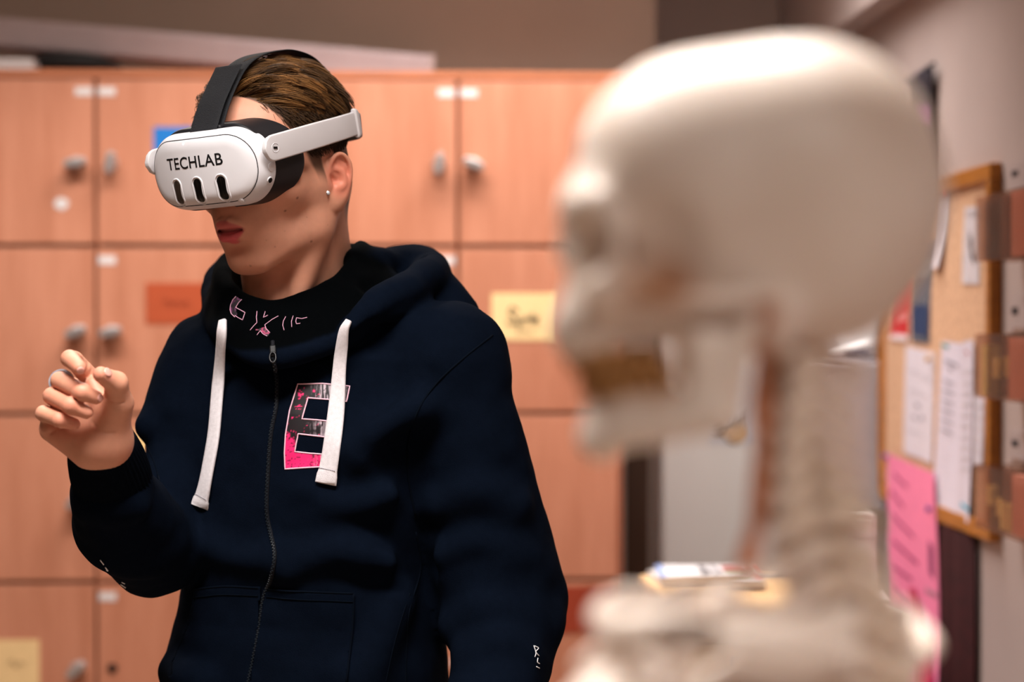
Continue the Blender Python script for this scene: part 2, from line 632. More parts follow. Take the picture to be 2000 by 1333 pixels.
XL = on_y(187, 600, LY).x; XR = on_y(894, 500, LY).x
R_ = math.pi / 180
locker_unit(XL, 'left beech locker cabinet with a red-brown card and a blue card stuck on its doors',
            {(0, 0): 8 * R_, (0, 1): 82 * R_, (1, 0): 20 * R_, (1, 1): 12 * R_, (2, 0): 35 * R_, (2, 1): 10 * R_, (3, 0): 40 * R_, (3, 1): 'hole', (4, 0): 0, (4, 1): 0},
            {(0, 0), (0, 1), (1, 1), (3, 1)})
locker_unit(XR, 'right beech locker cabinet standing beside the dark brown board, with the cream name card',
            {(0, 0): 80 * R_, (0, 1): -20 * R_, (1, 0): 20 * R_, (1, 1): 70 * R_, (2, 0): 0, (2, 1): 10 * R_, (3, 0): 30 * R_, (3, 1): 15 * R_, (4, 0): 0, (4, 1): 0},
            {(0, 0), (0, 1), (1, 0), (2, 1)}, filler=(XR - XL) - 2 * (DOORW + .012) - .002)


def y_card(name, px, col, label, cat, Y=LY, th=.0012, strokes=None, group=None, ink=M_ink, rough=.7):
    """flat card on a plane facing the room (-Y); px = left, top, right, bottom"""
    a = on_y(px[0], px[1], Y); b = on_y(px[2], px[3], Y)
    root = MB().box((a.x, Y - th, b.z), (b.x, Y - .0001, a.z)).build(name, simple(name + '_card', col, rough, .3, noise=.04, nscale=40))
    tag(root, label, cat, group)
    if strokes:
        m = MB()
        for st in strokes:
            pts = [(a.x + (b.x - a.x) * s, a.z + (b.z - a.z) * t) for s, t in st[1]]
            if len(pts) > 2: pts = [tuple(q) for q in catmull(pts, 5)]
            m.tube([(x, Y - th - .0004, z) for x, z in pts], st[0], 5)
        m.build('handwriting', ink, root)
    return root


sprite = [(.0018, [(.40, .38), (.31, .30), (.27, .42), (.36, .52), (.37, .62), (.27, .64), (.24, .58)]),
          (.0014, [(.42, .55), (.41, .80)]), (.0014, [(.42, .58), (.47, .52), (.49, .60), (.43, .64)]),
          (.0014, [(.52, .63), (.52, .53), (.56, .51)]), (.0014, [(.58, .53), (.58, .63)]), (.0012, [(.58, .46), (.585, .465)]),
          (.0014, [(.62, .42), (.62, .62), (.65, .62)]), (.0012, [(.59, .50), (.66, .49)]),
          (.0014, [(.66, .58), (.71, .55), (.68, .51), (.65, .58), (.69, .64), (.73, .60)]),
          (.0009, [(.38, .82), (.5, .80), (.64, .83)])]
y_card('name_card', (960, 573, 1088, 665), (236, 205, 150), 'cream card with dark handwriting on the right locker cabinet', 'card', strokes=sprite)
y_card('name_card', (285, 553, 405, 633), (168, 74, 40), 'red-brown card on the locker door behind the raised hand and hoodie shoulder', 'card',
       strokes=[(.0012, [(.28, .5), (.36, .42), (.42, .55), (.5, .45), (.58, .56), (.66, .46), (.72, .52)])], ink=simple('brown_ink', (120, 44, 24), .7, .2, noise=.05))
y_card('name_card', (300, 248, 425, 330), (20, 112, 190), 'bright blue card partly hidden behind the white headset', 'card')
y_card('name_card', (-46, 1251, 77, 1345), (226, 192, 140), 'cream card with faint writing at the lower left corner of the lockers', 'card',
       strokes=[(.001, [(.5, .5), (.58, .42), (.62, .56), (.7, .46), (.76, .52)])], ink=simple('faint_ink', (120, 92, 64), .7, .2, noise=.05))
y_card('name_card', (262, 838, 352, 900), (238, 200, 140), 'cream card seen through the gap beside the raised sleeve', 'card')
y_card('name_card', (1078, 1146, 1202, 1236), (150, 58, 34), 'red-brown card on the right locker cabinet beside the hoodie elbow', 'card')
# torn scrap of paper on the first door
a = on_y(120, 398, LY)
m = MB(); pts = []
for i in range(9):
    w = 2 * math.pi * i / 9; r = .0155 * (1 + .25 * math.sin(3.1 * i))
    pts.append((a.x + r * math.cos(w), LY - .0001, a.z + r * .85 * math.sin(w)))
m.slab(pts, (0, -.001, 0))
tag(m.build('paper_scrap', M_white), 'torn scrap of white paper stuck on the top left locker door', 'paper')

# ------------------------------------------------------------------ on top of the lockers
M_case = simple('pale_grey_case', (170, 153, 156), .6, .4, noise=.05, nscale=15)
TZ = LTOP + .016
rA = Vector((on_y(842, 130, 4.46).x, 4.50, TZ + .035)); rB = Vector((on_y(-140, 60, 4.40).x, 4.42, TZ + .116))
dv = (rB - rA); L = dv.length; ax = dv.normalized(); ay = Vector((0, 0, 1)).cross(ax).normalized(); az = ax.cross(ay)
Rm = Matrix((ax, ay, az)).transposed()
case = empty('projection_screen_case', (rA + rB) / 2, 'long pale grey screen case lying tilted on top of the lockers', 'screen case')
bevel(MB().obox((rA + rB) / 2, (L / 2, .045, .034), Rm).build('housing', M_case, case), .012, 3)
for q in (0, 1):
    c = rA + ax * .004 if q == 0 else rB - ax * .004
    bevel(MB().obox(c, (.008, .047, .036), Rm).build('end_cap', simple('grey_cap', (176, 160, 160), .5, .4, noise=.03), case), .01, 3)
# black round bag
px = on_y(140, 125, 4.38)
g = SDF((px.x - .16, 4.25, TZ - .01), (px.x + .16, 4.55, TZ + .12), .004)
g.ell((px.x, 4.36, TZ + .028), (.098, .075, .029), .01)
g.cone((px.x - .08, 4.36, TZ + .017), (px.x + .10, 4.36, TZ + .016), .015, .014, .02)
g.fn(lambda X, Y, Z: -(Z - np.float32(TZ + .001)) + 0 * X + 0 * Y, (px.x - .16, 4.25, TZ - .01), (px.x + .16, 4.55, TZ + .12), 0, 'i')
V, F = g.mesh(2)
tag(mesh_obj('round_bag', V, F, simple('black_nylon', (20, 19, 20), .75, .3, noise=.2, bump=.3), smooth=True), 'black soft round bag under the grey case on the lockers', 'bag')
# white paper stack
p0 = on_y(-70, 128, 4.28); p1 = on_y(72, 142, 4.28)
m = MB()
for i in range(8):
    j = random.uniform(-.003, .003)
    m.box((p0.x + j, 4.24 + j, TZ + i * .0034), (p1.x + j, 4.36 + j, TZ + i * .0034 + .003))
tag(m.build('paper_stack', M_white), 'low stack of white paper on top of the lockers beside a black bag', 'paper stack')

# ------------------------------------------------------------------ gap at the right of the lockers
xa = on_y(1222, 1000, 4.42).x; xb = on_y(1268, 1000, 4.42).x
bevel(tag(MB().box((xa, 4.42, 0), (xb, 4.445, 1.42)).build('gap_shade_strip', wood('dark_walnut', (40, 26, 18), (58, 40, 28))), 'dark brown narrow board standing between lockers and white fridge', 'shade strip'), .002)  # dark strip stands in for the unlit gap; its colour is the shade

# ------------------------------------------------------------------ white fridge in the far corner
fx0 = max(BX + .004, on_y(1269, 1000, 4.62).x); fx1 = W - .03
M_enamel = simple('white_enamel', (238, 235, 232), .35, .5, noise=.015, nscale=8)
fr = empty('fridge', ((fx0 + fx1) / 2, 4.86, 0), 'tall white fridge in the far corner with a paper drawing on it', 'fridge')
bevel(MB().box((fx0, 4.66, .03), (fx1, 5.10, 1.72)).build('body', M_enamel, fr), .008, 3)
bevel(MB().box((fx0, 4.62, .62), (fx1, 4.656, 1.715)).build('upper_door', M_enamel, fr), .010, 3)
bevel(MB().box((fx0, 4.62, .06), (fx1, 4.656, .61)).build('lower_door', M_enamel, fr), .010, 3)
for zz in (.70, .40):
    bevel(MB().box((fx0 + .02, 4.590, zz), (fx0 + .04, 4.62, zz + .16)).build('handle', M_metal, fr), .004, 3)
for (xx, yy) in ((fx0 + .04, 4.70), (fx1 - .04, 4.70), (fx0 + .04, 5.06), (fx1 - .04, 5.06)):
    MB().lathe([(.015, 0), (.015, .03)], Matrix.Translation((xx, yy, 0)), 12).build('foot', M_dark, fr)
# drawing on the fridge
dr = y_card('drawing_sheet', (1385, 715, 1478, 868), (222, 226, 234), 'paper with a dark scribbled drawing on the white fridge', 'drawing', Y=4.62,
            strokes=[(.0032, [(.10, .72), (.22, .62), (.16, .80), (.30, .70), (.24, .86), (.12, .84)]), (.0026, [(.2, .84), (.34, .74), (.5, .70), (.64, .64), (.78, .60)]),
                     (.0022, [(.28, .66), (.36, .76), (.46, .66), (.56, .74), (.66, .62), (.72, .72)]), (.002, [(.3, .86), (.42, .96), (.6, .99)]),
                     (.0022, [(.12, .64), (.2, .7), (.14, .76), (.24, .78)])])
a = on_y(1412, 822, 4.62); b = on_y(1462, 866, 4.62)
m = MB(); m.slab([(a.x + (b.x - a.x) * (.5 + .5 * math.cos(t)), 4.6188, a.z + (b.z - a.z) * (.5 + .5 * math.sin(t))) for t in np.linspace(0, 6.283, 20)[:-1]], (0, -.0006, 0))
m.build('tan_patch', simple('tan_crayon', (222, 184, 140), .7, .2, noise=.1), dr)

# ------------------------------------------------------------------ right wall: cork board
def wq(u, v, off=0.0):
    return on_x(u, v, W - off)


cy0, cy1 = wq(1958, 650).y, wq(1734, 650).y
cz0, cz1 = wq(1900, 1038).z, wq(1900, 334).z
board = empty('cork_board', (W, (cy0 + cy1) / 2, cz0), 'cork notice board in an ochre wooden frame on the right wall', 'notice board')
M_cork = simple('cork', (204, 164, 134), .9, .2, noise=.22, nscale=90, bump=.4, bscale=300)
M_ochre = wood('ochre_frame', (142, 86, 26), (178, 112, 40), (6, .7, 6), .45)
MB().box((W - .012, cy0 + .02, cz0 + .02), (W - .0005, cy1 - .02, cz1 - .02)).build('cork_panel', M_cork, board)
fw = .030
for nm, lo, hi in (('frame_rail', (W - .022, cy0, cz1 - fw), (W - .0005, cy1, cz1)), ('frame_rail', (W - .022, cy0, cz0), (W - .0005, cy1, cz0 + fw)),
                   ('frame_stile', (W - .022, cy0, cz0 + fw), (W - .0005, cy0 + fw, cz1 - fw)), ('frame_stile', (W - .022, cy1 - fw, cz0 + fw), (W - .0005, cy1, cz1 - fw))):
    bevel(MB().box(lo, hi).build(nm, M_ochre, board), .003, 2)


def paper_x(name, quad, col, label, cat, off=.0125, lines=None, pins=None, group=None, th=.0008, curl=0.0):
    """sheet on the right wall: quad = tl, tr, br, bl in pixels (wall coordinates at standoff off)"""
    A, B, C_, D = [wq(u, v, off) for u, v in quad]
    n = 10; vs = []; fs = []
    for k in range(2):
        for j in range(n + 1):
            t = j / n
            for i in range(n + 1):
                s = i / n
                p = (A * (1 - s) + B * s) * (1 - t) + (D * (1 - s) + C_ * s) * t
                bow = curl * (t ** 3) + .0015 * math.sin(5 * s + 3 * t) * t
                vs.append((p.x - k * th - abs(bow), p.y, p.z))
    N = (n + 1) ** 2
    for j in range(n):
        for i in range(n):
            q = j * (n + 1) + i
            fs.append((q, q + 1, q + n + 2, q + n + 1)); fs.append((N + q, N + q + n + 1, N + q + n + 2, N + q + 1))
    rim = [j for j in range(n)] + [n + j * (n + 1) for j in range(n)] + [N - 1 - j for j in range(n)] + [n * (n + 1) - j * (n + 1) for j in range(n)]
    for i in range(len(rim)):
        a_, b_ = rim[i], rim[(i + 1) % len(rim)]
        fs.append((a_, N + a_, N + b_, b_))
    root = mesh_obj(name, vs, fs, simple(name + '_paper', col, .75, .25, noise=.03, nscale=30), smooth=False)
    tag(root, label, cat, group)

    def at(s, t, o):
        p = (A * (1 - s) + B * s) * (1 - t) + (D * (1 - s) + C_ * s) * t
        bow = curl * (t ** 3) + .0015 * math.sin(5 * s + 3 * t) * t
        return Vector((p.x - th - abs(bow) - o, p.y, p.z))
    if lines:
        groups = {}
        for (s0, t0, s1, t1, w, c) in lines: groups.setdefault(c, []).append((s0, t0, s1, t1, w))
        for c, ls in groups.items():
            m = MB()
            for (s0, t0, s1, t1, w) in ls:
                q = [at(s0, t0, .0006), at(s1, t1, .0006), at(s1, t1 + w, .0006), at(s0, t0 + w, .0006)]
                m.slab(q, (-.0003, 0, 0))
            m.build('print', simple('print_ink', c, .7, .2, noise=.05), root)
    if pins:
        for (s, t, c) in pins:
            p = at(s, t, 0)
            Mx = Matrix.Translation(p) @ Matrix.Rotation(-math.pi / 2, 4, 'Y')
            MB().lathe([(.0028, 0), (.0028, .004), (.006, .006), (.006, .009), (.004, .011)], Mx, 14).build('push_pin', simple('pin_plastic', c, .35, .5, noise=.03), root, auto=40)
    return root


g1 = (150, 146, 160); g2 = (196, 190, 200)
paper_x('notice_sheet', ((1826, 371), (1853, 377), (1842, 524), (1825, 521)), (206, 198, 206), 'narrow white sheet hanging at the top corner of the cork board', 'paper', pins=[(.85, .02, (200, 60, 50))], curl=.01,
        lines=[(.25, .1 + .07 * i, .75, .1 + .07 * i, .012, g2) for i in range(9)])
paper_x('photo_strip', ((1885, 405), (1914, 403), (1914, 556), (1880, 554)), (198, 190, 196), 'small white sheet with a dark feather-like picture, beside the cork frame', 'paper',
        lines=[(.38, .30, .62, .44, .22, (96, 84, 82)), (.50, .50, .72, .62, .14, (70, 60, 60)), (.15, .05, .85, .06, .06, (178, 170, 176)), (.2, .66, .8, .66, .03, (190, 186, 196))])
paper_x('notice_sheet', ((1770, 676), (1826, 690), (1822, 906), (1766, 884)), (208, 201, 212), 'white notice with faint grey print hanging above the pink poster', 'paper', pins=[(.9, .06, (200, 150, 70))],
        lines=[(.15, .20, .45, .21, .02, g2), (.5, .22, .9, .23, .02, g2), (.2, .38, .8, .40, .015, g2), (.4, .5, .55, .5, .04, g1), (.3, .62, .45, .62, .03, g1), (.6, .6, .7, .6, .04, g1), (.1, .75, .6, .77, .015, g2)])
paper_x('notice_sheet', ((1840, 667), (1880, 672), (1874, 1010), (1825, 992)), (206, 199, 214), 'long white printed list on the cork board with a green mark on top', 'paper', off=.0145,
        lines=[(.02, .01, .38, .02, .018, (60, 140, 130)), (.2, .10, .85, .12, .018, g1), (.4, .14, .6, .15, .018, g1)] + [(.18, .22 + .058 * i, .68, .235 + .058 * i, .013, g1) for i in range(6)], curl=.004)
paper_x('notice_sheet', ((1881, 668), (1902, 664), (1898, 1022), (1872, 1012)), (204, 196, 210), 'narrow white sheet with a red mark and a teal strip near the acrylic rack', 'paper', off=.0165,
        lines=[(.3, .05, .6, .07, .012, (170, 60, 60)), (.3, .9, 1.0, .92, .022, (40, 160, 190))] + [(.2, .16 + .06 * i, .8, .16 + .06 * i, .02, g2) for i in range(10)], curl=.004)
paper_x('notice_sheet', ((1903, 770), (1924, 780), (1921, 912), (1901, 908)), (196, 188, 200), 'grey-lined printed slip between the two lower acrylic pockets', 'paper', off=.0142,
        lines=[(.1, .06 + .16 * i, .95, .07 + .16 * i, .09, g2) for i in range(6)])
paper_x('red_leaflet', ((1739, 545), (1776, 540), (1775, 668), (1739, 664)), (196, 44, 48), 'red leaflet with a white foot, beside the grey-blue leaflet', 'leaflet',
        lines=[(.05, .90, 1.0, .90, .09, (226, 214, 218)), (.5, .55, .9, .56, .12, (222, 130, 130))])
paper_x('blue_leaflet', ((1781, 470), (1820, 466), (1816, 672), (1781, 668)), (92, 94, 104), 'grey-blue leaflet on the cork board beside the red leaflet', 'leaflet',
        lines=[(.05, .62, .95, .64, .3, (40, 56, 92)), (.1, .15, .9, .16, .2, (120, 122, 126))])
# pink poster sheet under the board
pk = paper_x('pink_poster', ((1733, 886), (1824, 925), (1850, 1420), (1742, 1400)), (232, 128, 166), 'long bright pink poster with faint handwriting hanging below the cork board', 'poster', off=.024, curl=.02,
             pins=[(.03, .01, (90, 60, 150)), (.93, .15, (70, 50, 130))],
             lines=[(.15, .06, .45, .09, .016, (176, 84, 124)), (.08, .13, .35, .17, .02, (176, 80, 120)), (.10, .22, .55, .28, .016, (168, 74, 116)), (.12, .32, .62, .38, .016, (160, 66, 110)),
                    (.10, .42, .5, .45, .015, (168, 74, 116)), (.1, .5, .4, .55, .015, (168, 74, 116)), (.84, .28, .93, .30, .13, (120, 50, 90)), (.76, .47, .98, .48, .022, (176, 120, 140)), (.86, .58, .92, .585, .05, (190, 80, 126)), (.84, .80, .95, .82, .02, (160, 66, 110))])
# curled lower flap of the same poster: darker pink back
m = MB()
q = [wq(1775, 1150, .03), wq(1788, 1150, .032), wq(1836, 1420, .05), wq(1786, 1420, .075)]
m.slab(q, (-.001, 0, 0))
m.build('folded_edge', simple('magenta_back', (176, 36, 78), .75, .2, noise=.04), pk)

# dark red hanging cloth right of the poster
a = wq(1851, 1030, .02); b = wq(1894, 1030, .02)
m = MB(); n = 24; vs = []; fs = []
for j in range(2):
    for i in range(n + 1):
        s = i / n
        y = a.y + (b.y - a.y) * s
        x = W - .022 - .012 * math.cos(s * 9.0)
        vs += [(x, y, .25 if j == 0 else cz0 + .0)]
for i in range(n): fs.append((i, i + 1, n + 2 + i, n + 1 + i))
o = mesh_obj('hanging_cloth', vs, fs, simple('maroon_cloth', (44, 10, 12), .9, .2, noise=.2, nscale=40), smooth=True)
sm = o.modifiers.new('thick', 'SOLIDIFY'); sm.thickness = .004
tag(o, 'dark maroon cloth hanging on the wall beside the pink poster', 'cloth')

# pennant
A, B = wq(1775, 156, .012), wq(1824, 132, .012)
C_ = wq(1813, 345, .008); D = wq(1776, 240, .010)
pen = empty('wall_pennant', (W, A.y, A.z), 'dark pointed pennant with a purple picture hanging high on the right wall', 'pennant')
n = 16; vs = []; fs = []
for j in range(n + 1):
    t = j / n
    lft = A * (1 - min(1, t * 2)) + D * min(1, t * 2) if t < .5 else D * (1 - (t - .5) * 2) + C_ * ((t - .5) * 2)
    rgt = B * (1 - t) + (C_ + Vector((0, -.004, 0))) * t
    for i in range(7):
        s = i / 6
        p = lft * (1 - s) + rgt * s
        vs.append((p.x - .004 * math.sin(3.1 * s), p.y, p.z))
for j in range(n):
    for i in range(6):
        q = j * 7 + i; fs.append((q, q + 1, q + 8, q + 7))
cols = np.array([(lin((150, 96, 140)) if abs(j / n - .42) < .10 and 1 < i < 6 else (lin((70, 56, 66)) if .55 < j / n < .8 else lin((46, 40, 48)))) for j in range(n + 1) for i in range(7)])
cl = mesh_obj('cloth', vs, fs, colattr('pennant_cloth', .8, .2, noise=.25, nscale=60), pen, smooth=True, cols=cols)
sm = cl.modifiers.new('thick', 'SOLIDIFY'); sm.thickness = .002
MB().tube([A + Vector((-.003, .03, -.006)), B + Vector((-.003, -.01, .006))], .004, 8).build('hanging_rod', simple('navy_rod', (34, 36, 54), .4, .5, noise=.05), pen)

# ------------------------------------------------------------------ acrylic leaflet racks (three tiers)
def acrylic(name, tint):
    m, nt, b = new_mat(name)
    nt.nodes.remove(b)
    out = nt.nodes['Material Output']
    tr = nt.nodes.new('ShaderNodeBsdfTransparent'); tr.inputs['Color'].default_value = (*tint, 1)
    gl = nt.nodes.new('ShaderNodeBsdfGlossy'); gl.inputs['Roughness'].default_value = .12; gl.inputs['Color'].default_value = (.9, .85, .83, 1)
    df = nt.nodes.new('ShaderNodeBsdfDiffuse'); df.inputs['Color'].default_value = (.55, .42, .36, 1)
    no = nt.nodes.new('ShaderNodeTexNoise'); no.inputs['Scale'].default_value = 30
    tc = nt.nodes.new('ShaderNodeTexCoord'); link(nt, tc, 'Object', no, 'Vector')
    mr = nt.nodes.new('ShaderNodeMapRange'); mr.inputs['To Min'].default_value = .03; mr.inputs['To Max'].default_value = .10
    link(nt, no, 'Fac', mr, 'Value')
    m1 = nt.nodes.new('ShaderNodeMixShader'); link(nt, mr, 'Result', m1, 'Fac'); link(nt, tr, 'BSDF', m1, 1); link(nt, df, 'BSDF', m1, 2)
    m2 = nt.nodes.new('ShaderNodeMixShader'); m2.inputs['Fac'].default_value = .05; link(nt, m1, 'Shader', m2, 1); link(nt, gl, 'BSDF', m2, 2)
    link(nt, m2, 'Shader', out, 'Surface')
    return m


M_acr = acrylic('smoky_acrylic', (.90, .83, .79))
M_acr2 = acrylic('smoky_acrylic_edge', (.88, .80, .76))
RX = W - .075
ye = on_x(1904, 700, RX).y; yn = ye - .62
M_yel = simple('yellow_card', (232, 208, 140), .75, .2, noise=.04)
M_pinkc = simple('salmon_card', (206, 132, 112), .75, .2, noise=.05)
for i, (v0, v1, lb) in enumerate(((386, 512, 'topmost smoky acrylic leaflet pocket with dark slips, mounted beside the cork board'),
                                  (652, 776, 'middle smoky acrylic leaflet pocket holding pale yellow and salmon cards'),
                                  (907, 1028, 'lowest smoky acrylic leaflet pocket holding a row of yellow notes'))):
    z1 = on_x(1904, v0, RX).z; z0 = on_x(1904, v1, RX).z
    rk = empty('leaflet_rack', (W, ye, z0), lb, 'leaflet rack', 'acrylic leaflet racks on the right wall')
    bevel(MB().box((RX, yn, z0), (RX + .003, ye, z1)).build('front_panel', M_acr, rk), .0006, 1)
    MB().box((W - .012, yn, z0), (W - .009, ye, z1 + .01)).build('back_panel', M_acr, rk)
    MB().box((RX + .003, yn, z0), (W - .012, ye, z0 + .003)).build('bottom_panel', M_acr2, rk)
    for q, yy in enumerate((ye - .003, ye - .075, ye - .15, ye - .30, ye - .45, yn)):
        MB().box((RX + .003, yy, z0 + .003), (W - .012, yy + .003, z1)).build('divider', M_acr2, rk)
    for yy in (ye - .02, ye - .3, yn + .02):
        MB().tube([(W - .012, yy, (z0 + z1) / 2), (W - .0005, yy, (z0 + z1) / 2)], .005, 10).build('wall_spacer', M_metal, rk)
    hh = z1 - z0
    if i == 0:
        sl = [(.02, .03, .1, .9, simple('brown_slip', (118, 84, 70), .8, .2, noise=.1)), (.085, .045, .05, .95, simple('brown_slip', (104, 70, 58), .8, .2, noise=.1)), (.17, .11, .05, .98, M_pinkc)]
    elif i == 1:
        sl = [(.004, .026, .1, .82, M_yel), (.045, .03, .32, .62, M_yel), (.085, .035, .34, .66, M_yel), (.155, .12, .05, .95, M_pinkc), (.31, .12, .05, .9, M_white)]
    else:
        sl = [(.004, .02, .35, .66, M_yel), (.028, .035, .20, .48, M_yel), (.078, .065, .12, .45, M_yel), (.155, .12, .05, .95, M_pinkc), (.31, .12, .05, .9, M_yel)]
    for q, (dy, wy, a0, a1, mm) in enumerate(sl):
        tag(MB().box((RX + .008 + .02 * random.random(), ye - dy - wy, z0 + .0032 if a0 < .13 else z0 + a0 * hh), (RX + .032, ye - dy, z0 + a1 * hh)).build('card_slip', mm),
            None, None)
        o = COL.objects[-1]
        kind_ = 'dark brown slip' if 'brown' in mm.name else 'salmon card' if 'salmon' in mm.name else 'white card' if 'white' in mm.name else 'pale yellow card'
        o['label'] = kind_ + ', ' + ('first', 'second', 'third', 'fourth', 'fifth')[q] + ' from the cork board, in the ' + ('topmost', 'middle', 'lowest')[i] + ' acrylic pocket'
        o['category'] = 'card'; o['group'] = 'cards in acrylic pocket ' + ('top', 'middle', 'low')[i]
# grey labels on the wall between the racks
for (v0, v1, lb) in ((322, 372, 'grey wall label with a black mark above the topmost acrylic pocket'), (582, 648, 'grey wall label with a black mark above the middle acrylic pocket'), (842, 900, 'grey wall label with a black mark above the lowest acrylic pocket')):
    z1 = wq(1978, v0).z; z0 = wq(1978, v1).z; yy = wq(1974, v0).y
    o = MB().box((W - .004, yy - .16, z0), (W - .0004, yy, z1)).build('wall_label', simple('grey_label', (164, 148, 146), .7, .3, noise=.05))
    tag(o, lb, 'label', 'grey labels between the racks')
    MB().box((W - .0046, yy - .055, z0 + (z1 - z0) * .5), (W - .004, yy - .022, z0 + (z1 - z0) * .72)).build('black_mark', M_ink, o)

# ------------------------------------------------------------------ wall cabinet and dispenser beyond the cork board
y0 = cy1 + .015
gx0 = on_y(1560, 800, y0).x
zt = on_y(1690, 706, y0).z; zb = on_y(1690, 1002, y0).z
cab = empty('wall_cabinet', (W, y0, zb), 'grey wall cabinet fixed beyond the cork board, behind the skeleton neck', 'cabinet')
M_greycab = simple('grey_lacquer', (174, 166, 172), .5, .4, noise=.03, nscale=10)
bevel(MB().box((gx0, y0 + .01, zb), (W - .0005, y0 + .30, zt)).build('body', M_greycab, cab), .004, 2)
bevel(MB().box((gx0 + .004, y0, zb + .004), (W - .004, y0 + .0095, zt - .004)).build('side_panel', M_greycab, cab), .002, 2)
ds = empty('towel_dispenser', (W - .1, y0 + .12, zt), 'white paper towel dispenser with a dark slot on top of the grey cabinet', 'dispenser')
dx0 = on_y(1612, 690, y0 + .02).x
bevel(MB().box((dx0 + .03, y0 + .06, zt), (W - .006, y0 + .22, zt + .22)).build('body', simple('white_plastic', (228, 226, 228), .4, .5, noise=.01), ds), .012, 4)
g = SDF((dx0 - .03, y0 - .02, zt - .01), (dx0 + .16, y0 + .12, zt + .09), .002)
ca = on_y(1625, 702, y0 + .02); cb = on_y(1692, 680, y0 + .02)
g.cone((ca.x, y0 + .045, zt + .014), (cb.x, y0 + .045, zt + .030), .013, .021, .0)
g.box(((ca.x + cb.x) / 2 + .016, y0 + .024, zt + .020), (.030, .010, .0045), .003, .002, 's', R=Matrix.Rotation(-.2, 3, 'Y'))
V, F = g.mesh(1)
mesh_obj('paper_lip', V, F, simple('white_plastic_lip', (236, 234, 236), .4, .5, noise=.01), ds, smooth=True)
MB().obox(((ca.x + cb.x) / 2 + .016, y0 + .0295, zt + .019), (.026, .0045, .0042), Matrix.Rotation(-.2, 3, 'Y')).build('slot', simple('navy_slot', (34, 38, 70), .5, .3, noise=.05), ds)
# white box added in place of the brightly lit wall end
bx0, bx1 = on_y(1638, 1060, 4.04).x, on_y(1706, 1060, 4.04).x
bz = on_y(1670, 1008, 4.04).z
tb = empty('lit_wall_box', ((bx0 + bx1) / 2, 4.08, 0), 'tall white box added for the lit wall end below the grey cabinet', 'box')
bevel(MB().box((bx0, 4.04, 0), (bx1, 4.12, bz - .05)).build('box_body', M_enamel, tb), .003, 2)
bevel(MB().box((bx0 - .001, 4.039, bz - .0495), (bx1 + .001, 4.121, bz)).build('box_lid', M_enamel, tb), .003, 2)

# ------------------------------------------------------------------ wooden sideboard with magazines
sx0 = on_y(1285, 1160, 3.6).x; sx1 = on_y(1742, 1195, 3.3).x; sy0, sy1, stz = 3.25, 3.92, 1.0
M_oak = wood('pale_oak', (206, 164, 112), (226, 188, 138), (1, 8, 8), .5)
sb = empty('sideboard', ((sx0 + sx1) / 2, (sy0 + sy1) / 2, 0), 'pale wooden sideboard behind the skeleton with magazines on it', 'sideboard')
bevel(MB().box((sx0 + .008, sy0 + .02, .06), (sx1 - .008, sy1, stz - .022)).build('body', M_oak, sb), .002)
bevel(MB().box((sx0, sy0, stz - .022), (sx1, sy1, stz)).build('top', M_oak, sb), .003)
mid = (sx0 + sx1) / 2
for q, (a, b) in enumerate(((sx0 + .012, mid - .002), (mid + .002, sx1 - .012))):
    dd = bevel(MB().box((a, sy0 + .003, .08), (b, sy0 + .0195, stz - .026)).build('door', M_oak, sb), .002)
    kx = b - .025 if q == 0 else a + .025
    MB().lathe([(.006, 0), (.006, .010), (.012, .016), (.010, .022)], Matrix.Translation((kx, sy0 + .003, .82)) @ Matrix.Rotation(math.pi / 2, 4, 'X'), 16).build('knob', M_metal, dd, auto=40)
MB().box((sx0 + .03, sy0 + .05, 0), (sx1 - .03, sy1 - .03, .06)).build('plinth', M_dark, sb)


def magazine(name, c, w, d, th, rz, z, label, cover, patches, pages=True):
    root = empty(name, (c[0], c[1], z), label, 'magazine', None, rz)
    MB().box((-w / 2, -d / 2, 0), (w / 2, d / 2, th - .0006)).build('pages', M_white, root, local=True)
    MB().box((-w / 2 - .001, -d / 2 - .001, th - .0006), (w / 2 + .001, d / 2 + .001, th)).build('cover', simple('glossy_cover', cover, .35, .5, noise=.04), root, local=True)
    for (x0, y0_, x1, y1, cc) in patches:
        MB().box((x0 * w - w / 2, y0_ * d - d / 2, th), (x1 * w - w / 2, y1 * d - d / 2, th + .0004)).build('cover_print', simple('cover_ink', cc, .4, .4, noise=.06), root, local=True)
    return root


mc = on_z(1392, 1122, 1.03)
magazine('magazine', (mc.x, 3.80), .19, .20, .012, .06, stz, 'thick closed magazine at the bottom of the pile on the sideboard', (220, 216, 214), [])
magazine('magazine', (mc.x + .004, 3.79), .19, .20, .010, -.05, stz + .0125, 'white magazine with blurred headline strips and a red picture, top of the pile', (228, 226, 230),
         [(.0, .0, .06, 1, (120, 150, 210)), (.42, .1, .50, .9, (70, 70, 80)), (.55, .1, .60, .9, (110, 108, 116)), (.66, .45, .92, .9, (160, 60, 60)), (.66, .22, .9, .4, (150, 160, 120)), (.94, .1, 1.0, .9, (200, 70, 70))])
mc = on_z(1736, 1160, 1.02)
magazine('magazine', (sx1 - .045, 3.36), .13, .12, .006, .1, stz, 'flat leaflet with an orange band under the folded magazine', (232, 226, 226), [(.3, .3, .8, .6, (230, 160, 90))])
magazine('magazine', (sx1 - .03, 3.50), .12, .13, .014, -.12, stz, 'small folded magazine with a red patch at the sideboard edge', (226, 214, 218), [(.05, .1, .35, .5, (214, 70, 80)), (.62, .2, .7, .5, (110, 90, 100))])
bx = on_y(1470, 1296, sy0).x
